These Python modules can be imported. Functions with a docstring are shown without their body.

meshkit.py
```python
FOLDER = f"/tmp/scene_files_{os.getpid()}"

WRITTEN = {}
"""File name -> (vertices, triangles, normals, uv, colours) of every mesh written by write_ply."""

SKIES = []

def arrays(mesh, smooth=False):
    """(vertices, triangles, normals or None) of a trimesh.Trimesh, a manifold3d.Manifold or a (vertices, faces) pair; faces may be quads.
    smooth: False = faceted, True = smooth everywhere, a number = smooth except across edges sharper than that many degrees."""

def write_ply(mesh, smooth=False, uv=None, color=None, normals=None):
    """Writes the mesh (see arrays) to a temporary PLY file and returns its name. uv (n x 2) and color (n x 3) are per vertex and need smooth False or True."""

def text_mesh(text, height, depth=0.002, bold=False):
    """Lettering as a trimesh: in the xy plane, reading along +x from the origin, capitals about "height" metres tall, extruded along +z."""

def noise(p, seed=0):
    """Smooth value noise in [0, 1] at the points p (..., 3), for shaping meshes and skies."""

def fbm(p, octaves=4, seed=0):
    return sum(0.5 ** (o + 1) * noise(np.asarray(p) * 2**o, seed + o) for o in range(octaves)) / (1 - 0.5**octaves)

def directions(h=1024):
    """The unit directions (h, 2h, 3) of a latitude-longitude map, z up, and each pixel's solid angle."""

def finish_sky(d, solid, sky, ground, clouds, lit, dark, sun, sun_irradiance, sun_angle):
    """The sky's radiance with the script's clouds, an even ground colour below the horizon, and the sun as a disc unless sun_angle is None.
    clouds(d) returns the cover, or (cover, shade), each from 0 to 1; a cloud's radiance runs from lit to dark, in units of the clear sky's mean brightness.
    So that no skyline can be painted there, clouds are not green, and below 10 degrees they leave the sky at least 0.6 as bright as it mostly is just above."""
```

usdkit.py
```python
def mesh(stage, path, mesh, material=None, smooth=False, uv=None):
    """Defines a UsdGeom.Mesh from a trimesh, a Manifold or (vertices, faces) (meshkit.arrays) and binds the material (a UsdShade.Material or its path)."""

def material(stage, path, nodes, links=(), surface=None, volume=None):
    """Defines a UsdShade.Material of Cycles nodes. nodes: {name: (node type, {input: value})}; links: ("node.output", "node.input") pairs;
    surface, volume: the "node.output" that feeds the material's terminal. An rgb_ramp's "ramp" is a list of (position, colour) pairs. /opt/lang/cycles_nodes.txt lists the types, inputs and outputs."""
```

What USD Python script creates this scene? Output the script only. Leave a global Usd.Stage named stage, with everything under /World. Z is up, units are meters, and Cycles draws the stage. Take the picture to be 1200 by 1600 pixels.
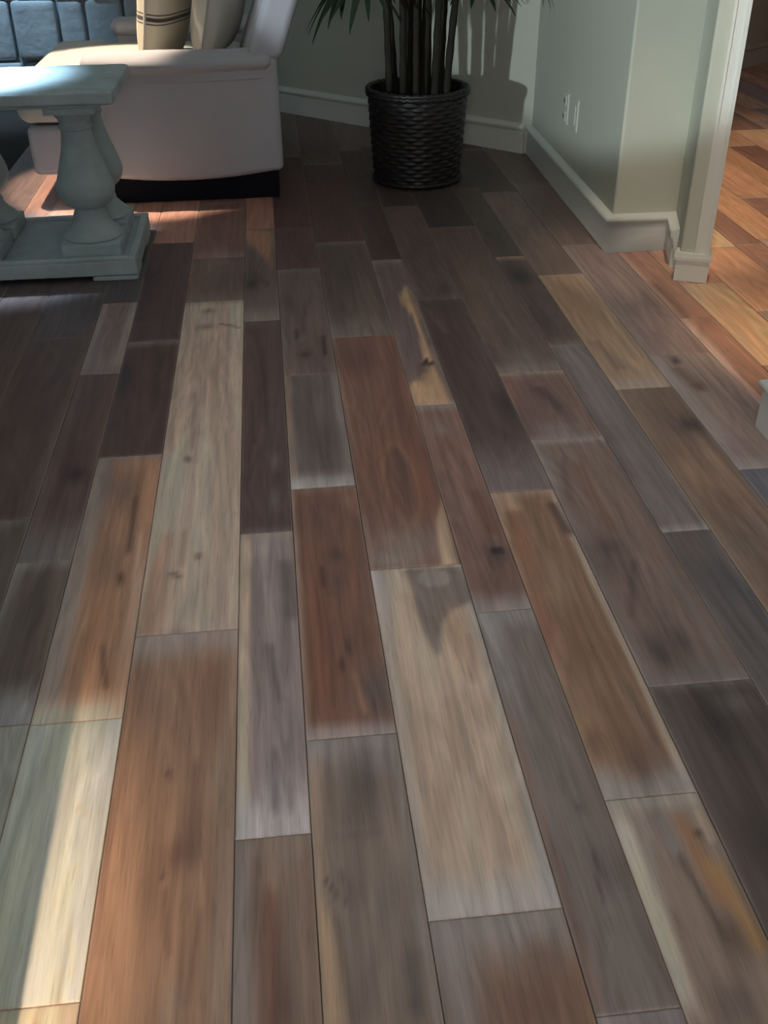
import math, numpy as np, trimesh, usdkit, meshkit
from pxr import Usd, UsdGeom, UsdLux, UsdShade, Gf, Sdf, Vt
from shapely.geometry import Polygon
from shapely import contains_xy

# All lengths below are written in survey units; S turns them into metres.
S = 0.78
stage = Usd.Stage.CreateInMemory()
UsdGeom.SetStageUpAxis(stage, 'Z'); UsdGeom.SetStageMetersPerUnit(stage, 1.0)
UsdGeom.Xform.Define(stage, '/World'); UsdGeom.Scope.Define(stage, '/World/Looks')

# ------------------------------------------------------------------ camera
FPX, PITCH, ROLL, YAW, EYE = 1568.43, math.radians(33.187), math.radians(0.6575), math.radians(5.932), 1.5
cam = UsdGeom.Camera.Define(stage, '/World/camera')
cam.CreateHorizontalApertureAttr(36.0); cam.CreateVerticalApertureAttr(48.0)
cam.CreateFocalLengthAttr(36.0 * FPX / 1200); cam.CreateClippingRangeAttr(Gf.Vec2f(0.05, 100))
cam.CreateExposureAttr(0.0)
fw = np.array([math.sin(YAW) * math.cos(PITCH), math.cos(YAW) * math.cos(PITCH), -math.sin(PITCH)])
rt = np.array([math.cos(YAW), -math.sin(YAW), 0.0]); up = np.cross(rt, fw)
Rr = math.cos(ROLL) * rt - math.sin(ROLL) * up; Uu = math.sin(ROLL) * rt + math.cos(ROLL) * up
m = np.eye(4); m[0, :3] = Rr; m[1, :3] = Uu; m[2, :3] = -fw; m[3, :3] = (0, 0, EYE * S)
cam.AddTransformOp().Set(Gf.Matrix4d(m))

# ------------------------------------------------------------------ light
dome = UsdLux.DomeLight.Define(stage, '/World/sky')
dome.CreateIntensityAttr(0.02); dome.CreateColorAttr(Gf.Vec3f(0.75, 0.9, 1.0))

def aim(prim, pos, to):
    pos, to = np.array(pos, float) * S, np.array(to, float) * S
    z = pos - to; z /= np.linalg.norm(z); x = np.cross([0, 0, 1.0], z)
    x = np.array([1.0, 0, 0]) if np.linalg.norm(x) < 1e-6 else x / np.linalg.norm(x)
    M = np.eye(4); M[0, :3] = x; M[1, :3] = np.cross(z, x); M[2, :3] = z; M[3, :3] = pos
    UsdGeom.Xformable(prim).AddTransformOp().Set(Gf.Matrix4d(M))

def spot(name, pos, to, power, color, cone, soft, radius):
    l = UsdLux.SphereLight.Define(stage, '/World/' + name); aim(l, pos, to)
    l.CreateRadiusAttr(radius * S); l.CreateIntensityAttr(power); l.CreateColorAttr(Gf.Vec3f(*color)); l.CreateNormalizeAttr(True)
    sh = UsdLux.ShapingAPI.Apply(l.GetPrim()); sh.CreateShapingConeAngleAttr(cone); sh.CreateShapingConeSoftnessAttr(soft)

def rect(name, pos, to, w, h, power, color, spread=None):
    l = UsdLux.RectLight.Define(stage, '/World/' + name); aim(l, pos, to)
    l.CreateWidthAttr(w * S); l.CreateHeightAttr(h * S); l.CreateIntensityAttr(power); l.CreateColorAttr(Gf.Vec3f(*color)); l.CreateNormalizeAttr(True)

WARM = (1.0, 0.80, 0.58)
DAY = (0.80, 0.95, 1.0)
spot('strip_downlight_beam', (-.45, -1.6, 3.12), (-.86, 1.05, 0), 200.0, (1.0, .74, .48), 9.5, 1.0, .02)
spot('chair_downlight_beam', (-1.45, 5.75, 3.12), (-.88, 5.76, .6), 125.0, WARM, 14, .35, .03)
spot('hall_downlight_beam', (2.45, 4.6, 3.12), (2.55, 5.2, 0), 34.0, (1.0, .72, .44), 30, .6, .03)
spot('door_downlight_beam', (2.1, 2.6, 3.12), (1.90, 3.25, 0), 38.0, (1.0, .72, .42), 11, 1.0, .03)
spot('table_added_beam', (-1.6, 4.65, 3.12), (-1.32, 4.62, .75), 330.0, (.55, .80, 1.0), 13.5, 1.0, .06)  # added cool spot that brightens the tabletop in place of window light
spot('corner_added_beam', (1.30, 2.9, 3.12), (1.62, 4.15, .05), 20.0, (1.0, .84, .66), 11, 1.0, .03)  # added spot that brightens the low part of the corner wall
spot('hearth_added_beam', (-1.9, 7.1, 3.12), (-2.0, 8.0, .7), 80.0, (.50, .78, 1.0), 24, 1.0, .06)  # added blue spot that brightens the stone wall
spot('floor_downlight_beam', (.6, 2.9, 3.12), (.65, 2.3, 0), 9.5, (1.0, .93, .88), 38, 1.0, .08)
spot('lamp_beam', (-3.1, 0.0, 1.5), (-3.1 + 4.3, 4.78, 2.52), 125.0, DAY, 20, .12, .06)
rect('near_window_daylight', (-3.36, 0.0, 1.48), (1.5, 3.6, 1.0), 1.4, 1.35, 1.7, (.42, .82, 1.0))
rect('far_window_daylight', (-2.36, 7.15, 1.52), (0, 7.0, .6), 1.0, 1.4, 0.3, (.42, .72, 1.0))
rect('front_fill_light', (-0.4, -2.95, 1.7), (0.5, 2.5, 0.0), 1.4, 1.4, 15.0, (1.0, .94, .92))  # added general fill from behind the camera; that wall has no window
rect('hall_window_daylight', (5.5, 6.2, 1.6), (3.0, 6.0, 0), 1.2, 1.5, 2.0, (.6, .8, 1.0))
DOWN = [(-.45, -1.6, 'behind the camera'), (-1.45, 5.75, 'over the armchair'), (2.45, 4.6, 'in the room through the opening'), (2.1, 2.6, 'just inside the opening'), (-1.6, 4.65, 'over the baluster table, added to light its top'), (-1.9, 7.1, 'in front of the stone hearth wall, added to light the stones'), (.6, 2.9, 'over the middle of the floor'), (1.3, 2.9, 'near the right wall corner, added to brighten the wall foot')]


# ------------------------------------------------------------------ helpers
def M_(name, nodes, links=(), surface='p.BSDF'):
    return usdkit.material(stage, '/World/Looks/' + name, nodes, links, surface=surface)

def plain(name, col, rough=0.6, spec=0.5, noise=None, bump=None, sheen=0.0, scale_xyz=(1, 1, 1)):
    nodes = {'p': ('principled_bsdf', {'base_color': col, 'roughness': rough, 'specular_ior_level': spec, 'sheen_weight': sheen})}
    links = []
    if noise or bump:
        nodes['g'] = ('geometry', {}); nodes['mp'] = ('mapping', {'scale': scale_xyz}); links += [('g.position', 'mp.vector')]
    if noise:
        sc, c2 = noise
        nodes['n'] = ('noise_texture', {'scale': sc, 'detail': 5.0, 'roughness': 0.6})
        nodes['r'] = ('rgb_ramp', {'ramp': [(0.25, col), (0.75, c2)]})
        links += [('mp.vector', 'n.vector'), ('n.fac', 'r.fac'), ('r.color', 'p.base_color')]
    if bump:
        sc, st, di = bump
        nodes['nb'] = ('noise_texture', {'scale': sc, 'detail': 4.0})
        nodes['b'] = ('bump', {'strength': st, 'distance': di})
        links += [('mp.vector', 'nb.vector'), ('nb.fac', 'b.height'), ('b.normal', 'p.normal')]
    return M_(name, nodes, links)

used = {}
def path_of(name, parent):
    base = parent.GetPath().pathString if parent else '/World'
    k = (base, name); n = used.get(k, 0); used[k] = n + 1
    return base + '/' + (name if n == 0 else '%s_%03d' % (name, n))

def custom(prim, label=None, cat=None, group=None, kind=None):
    for k, v in (('label', label), ('category', cat), ('group', group), ('kind', kind)):
        if v: prim.SetCustomDataByKey(k, v)
    return prim

def thing(name, loc=(0, 0, 0), **kw):
    x = UsdGeom.Xform.Define(stage, path_of(name, None)); x.AddTranslateOp().Set(Gf.Vec3d(*[c * S for c in loc]))
    p = x.GetPrim(); p.SetCustomDataByKey('at', Gf.Vec3d(*loc)); return custom(p, **kw)

def obj(name, mesh, mat, parent=None, smooth=35, attrs=None, **kw):
    """One Mesh; vertices in survey units of the room; under a thing they are stored relative to the thing's base."""
    if isinstance(mesh, trimesh.Trimesh): v, f = mesh.vertices.copy(), mesh.faces
    elif hasattr(mesh, 'to_mesh'):
        mm = mesh.to_mesh(); v, f = np.array(mm.vert_properties[:, :3], float), np.array(mm.tri_verts)
    else: v, f = np.array(mesh[0], float), np.array(mesh[1])
    at = np.zeros(3); p = parent
    while p and p.GetPath() != Sdf.Path('/World'):
        if p.GetCustomDataByKey('at'): at = np.array(p.GetCustomDataByKey('at')); break
        p = p.GetParent()
    g = usdkit.mesh(stage, path_of(name, parent), ((v - at) * S, f), mat, smooth=smooth)
    if attrs:
        for k, a in attrs.items():
            t = Sdf.ValueTypeNames.Color3fArray if k.endswith('color') else Sdf.ValueTypeNames.Float3Array
            UsdGeom.PrimvarsAPI(g).CreatePrimvar(k, t, 'vertex').Set(Vt.Vec3fArray.FromNumpy(np.asarray(a, np.float32)))
    return custom(g.GetPrim(), **kw)

def join(*ms): return trimesh.util.concatenate([x if isinstance(x, trimesh.Trimesh) else trimesh.Trimesh(*x, process=False) for x in ms])

def rbox(lo, hi, r, n=6, puff=0.0):
    """A box from corner lo to corner hi with rounded edges; puff swells the big faces like a stuffed cushion."""
    lo, hi = np.array(lo, float), np.array(hi, float); c, h = (lo + hi) / 2, (hi - lo) / 2
    b = trimesh.creation.box([2, 2, 2])
    for _ in range(n if n < 6 else 4): b = b.subdivide()
    q = np.array(b.vertices); r = min(r, h.min() * 0.999)
    # push grid lines towards the edges so that the rounding has enough vertices
    q = np.sign(q) * np.abs(q) ** 0.55
    p = q * h; core = np.clip(p, -(h - r), h - r); d = p - core
    L = np.linalg.norm(d, axis=1, keepdims=True); p = np.where(L > 1e-9, core + d / np.maximum(L, 1e-9) * r, p)
    if puff:
        for a in range(3):
            o = [i for i in range(3) if i != a]
            w = (1 - np.clip(np.abs(q[:, o[0]]), 0, 1) ** 2) * (1 - np.clip(np.abs(q[:, o[1]]), 0, 1) ** 2)
            p[:, a] += q[:, a] * w * puff * min(h[o[0]], h[o[1]])
    return trimesh.Trimesh(p + c, b.faces, process=False)

def prism(poly, z0, z1):
    m_ = trimesh.creation.extrude_polygon(poly if hasattr(poly, 'exterior') else Polygon(poly), z1 - z0); m_.apply_translation([0, 0, z0]); return m_

def lathe(profile, c, n=40, wob=None):
    pr = np.array(profile, float); t = np.arange(n) * 2 * np.pi / n
    v = np.stack([pr[:, None, 0] * np.cos(t), pr[:, None, 0] * np.sin(t), np.repeat(pr[:, 1:2], n, 1)], -1)
    if wob is not None: v[..., :2] *= wob(pr, t)[..., None]
    v = v.reshape(-1, 3) + np.array(c); k = len(pr)
    i, j = np.meshgrid(np.arange(k - 1), np.arange(n), indexing='ij')
    q = np.stack([i * n + j, i * n + (j + 1) % n, (i + 1) * n + (j + 1) % n, (i + 1) * n + j], -1).reshape(-1, 4)
    return trimesh.Trimesh(v, np.vstack([q[:, [0, 1, 2]], q[:, [0, 2, 3]]]), process=False)

def tube(pts, rad, n=10, caps=True):
    P = np.array(pts, float); T = np.gradient(P, axis=0); T /= np.linalg.norm(T, axis=1, keepdims=True)
    ref = np.array([0.3, 0.9, 0.2]) if abs(T[0][2]) > 0.8 else np.array([0, 0, 1.0])
    a = np.cross(T, ref); a /= np.linalg.norm(a, axis=1, keepdims=True); b = np.cross(T, a)
    t = np.arange(n) * 2 * np.pi / n; rr = np.broadcast_to(rad, (len(P),))
    v = P[:, None] + rr[:, None, None] * (np.cos(t)[None, :, None] * a[:, None] + np.sin(t)[None, :, None] * b[:, None])
    v = v.reshape(-1, 3); k = len(P)
    i, j = np.meshgrid(np.arange(k - 1), np.arange(n), indexing='ij')
    q = np.stack([i * n + j, i * n + (j + 1) % n, (i + 1) * n + (j + 1) % n, (i + 1) * n + j], -1).reshape(-1, 4)
    f = [*q[:, [0, 2, 1]], *q[:, [0, 3, 2]]]
    if caps:
        v = np.vstack([v, P[0], P[-1]]); e = len(v)
        for j in range(n):
            f.append([e - 2, j, (j + 1) % n]); f.append([e - 1, (k - 1) * n + (j + 1) % n, (k - 1) * n + j])
    return trimesh.Trimesh(v, np.array(f), process=False)

def sweep_plan(path, profile, side=1):
    """A moulding: the profile (distance from the wall, height) run along a plan polyline with mitred corners."""
    P = np.array(path, float); n = len(P); pr = np.array(profile, float); rows = []
    for i in range(n):
        d0 = P[i] - P[i - 1] if i else P[1] - P[0]; d1 = P[i + 1] - P[i] if i < n - 1 else P[i] - P[i - 1]
        d0, d1 = d0 / np.linalg.norm(d0), d1 / np.linalg.norm(d1)
        n0, n1 = side * np.array([-d0[1], d0[0]]), side * np.array([-d1[1], d1[0]])
        mt = n0 + n1; mt /= mt @ n0
        rows.append([[*(P[i] + mt * o), z] for o, z in pr])
    v = np.array(rows).reshape(-1, 3); k = len(pr); f = []
    for i in range(n - 1):
        for j in range(k):
            a, b2, c, d = i * k + j, i * k + (j + 1) % k, (i + 1) * k + (j + 1) % k, (i + 1) * k + j
            f += [[a, b2, c], [a, c, d]]
    cap = trimesh.creation.triangulate_polygon(Polygon(pr), engine='earcut') if False else None
    for e in (0, n - 1):
        for j in range(1, k - 1):
            t = [e * k, e * k + j, e * k + j + 1]; f.append(t if e == 0 else t[::-1])
    m_ = trimesh.Trimesh(v, f, process=False); trimesh.repair.fix_normals(m_); return m_

def lin(c):
    c = np.asarray(c, float) / 255.0
    return np.where(c < 0.04045, c / 12.92, ((c + 0.055) / 1.055) ** 2.4)

# ------------------------------------------------------------------ materials
SAT = 0.78; GAIN = 2.3          # wood tone -> reflectance; warm pools and shade stay in some plank colours
wood = M_('plank_wood', {
    'col': ('attribute', {'attribute': 'wood_color'}), 'at': ('attribute', {'attribute': 'grain_at'}),
    'm1': ('mapping', {'scale': (52, 1.9, 1)}), 'n1': ('noise_texture', {'scale': 1.0, 'detail': 5.0, 'roughness': 0.65}),
    'm2': ('mapping', {'scale': (7, 0.9, 1)}), 'n2': ('noise_texture', {'scale': 1.0, 'detail': 2.0, 'roughness': 0.5, 'distortion': 0.6}),
    'k2': ('math', {'math_type': 'multiply', 'value2': 9.0}), 'pp': ('math', {'math_type': 'pingpong', 'value2': 0.5}),
    'm3': ('mapping', {'scale': (300, 14, 1)}), 'n3': ('noise_texture', {'scale': 1.0, 'detail': 2.0}),
    'f1': ('map_range', {'from_min': 0.3, 'from_max': 0.7, 'to_min': 0.80, 'to_max': 1.20}),
    'f2': ('map_range', {'from_min': 0.0, 'from_max': 0.5, 'to_min': 0.90, 'to_max': 1.08}),
    'f3': ('map_range', {'from_min': 0.25, 'from_max': 0.45, 'to_min': 0.80, 'to_max': 1.0, 'clamp': True}),
    'x1': ('math', {'math_type': 'multiply'}), 'x2': ('math', {'math_type': 'multiply'}),
    'sc': ('vector_math', {'math_type': 'scale'}),
    'ro': ('map_range', {'from_min': 0.3, 'from_max': 0.7, 'to_min': 0.42, 'to_max': 0.55}),
    'bu': ('bump', {'strength': 0.25, 'distance': 0.0012}),
    'p': ('principled_bsdf', {'specular_ior_level': 0.42}),
}, [('at.vector', 'm1.vector'), ('m1.vector', 'n1.vector'), ('at.vector', 'm2.vector'), ('m2.vector', 'n2.vector'),
    ('n2.fac', 'k2.value1'), ('k2.value', 'pp.value1'), ('at.vector', 'm3.vector'), ('m3.vector', 'n3.vector'),
    ('n1.fac', 'f1.value'), ('pp.value', 'f2.value'), ('n3.fac', 'f3.value'),
    ('f1.result', 'x1.value1'), ('f2.result', 'x1.value2'), ('x1.value', 'x2.value1'), ('f3.result', 'x2.value2'),
    ('col.color', 'sc.vector1'), ('x2.value', 'sc.scale'), ('sc.vector', 'p.base_color'),
    ('n1.fac', 'ro.value'), ('ro.result', 'p.roughness'), ('x2.value', 'bu.height'), ('bu.normal', 'p.normal')])
seam = plain('dark_subfloor', (0.03, 0.022, 0.018), 0.9)
paint = plain('wall_paint', (0.58, 0.59, 0.50), 0.7, 0.3, bump=(60, 0.08, 0.002))
trimp = plain('trim_paint', (0.80, 0.81, 0.75), 0.42, 0.5)
ceilp = plain('ceiling_paint', (0.75, 0.73, 0.68), 0.9, 0.2)
linen = plain('chair_linen', (0.47, 0.46, 0.51), 0.9, 0.15, noise=(900, (0.57, 0.56, 0.62)), bump=(1100, 0.25, 0.001), sheen=0.2)
linen2 = plain('cushion_linen', (0.60, 0.57, 0.51), 0.9, 0.15, noise=(900, (0.70, 0.66, 0.59)), bump=(900, 0.25, 0.001), sheen=0.2)
stonep = plain('weathered_table_finish', (0.60, 0.69, 0.74), 0.55, 0.4, noise=(9, (0.40, 0.48, 0.52)), bump=(35, 0.35, 0.006))
basketm = plain('dark_rattan', (0.022, 0.018, 0.020), 0.42, 0.5, noise=(60, (0.012, 0.010, 0.010)))
soilm = plain('potting_soil', (0.02, 0.016, 0.012), 0.95, 0.2, bump=(80, 0.8, 0.02))
canem = plain('palm_cane', (0.035, 0.030, 0.020), 0.85, 0.25, noise=(30, (0.012, 0.011, 0.009)), bump=(120, 0.6, 0.004), scale_xyz=(1, 1, .3))
leafm = M_('palm_leaf', {'p': ('principled_bsdf', {'base_color': (0.016, 0.034, 0.016), 'roughness': 0.42}), 't': ('translucent_bsdf', {'color': (0.02, 0.045, 0.012)}),
                         'x': ('mix_closure', {'fac': 0.2})}, [('p.BSDF', 'x.closure1'), ('t.BSDF', 'x.closure2')], 'x.closure')
darkm = plain('under_chair_shade_tone', (0.012, 0.014, 0.022), 0.9, 0.1)  # near-black tone for the shade beneath the armchair
legm = plain('dark_leg_wood', (0.05, 0.03, 0.02), 0.4)
plast = plain('outlet_plastic', (0.62, 0.62, 0.56), 0.35)
slotm = plain('outlet_slot', (0.05, 0.05, 0.05), 0.5)
rockm = plain('hearth_stone', (0.44, 0.48, 0.52), 0.85, 0.3, noise=(7, (0.32, 0.36, 0.40)), bump=(22, 0.5, 0.01))
mortm = plain('stone_mortar', (0.30, 0.35, 0.40), 0.95, 0.2)
metalm = plain('downlight_trim', (0.75, 0.74, 0.70), 0.4)
lampm = M_('downlight_lamp', {'e': ('emission', {'color': (1.0, 0.82, 0.6), 'strength': 3.0})}, [], 'e.emission')
panem = M_('window_pane', {'t': ('transparent_bsdf', {}), 'g': ('glossy_bsdf', {'roughness': 0.02}), 'f': ('fresnel', {'IOR': 1.45}), 'x': ('mix_closure', {})},
           [('t.BSDF', 'x.closure1'), ('g.BSDF', 'x.closure2'), ('f.fac', 'x.fac')], 'x.closure')

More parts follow.
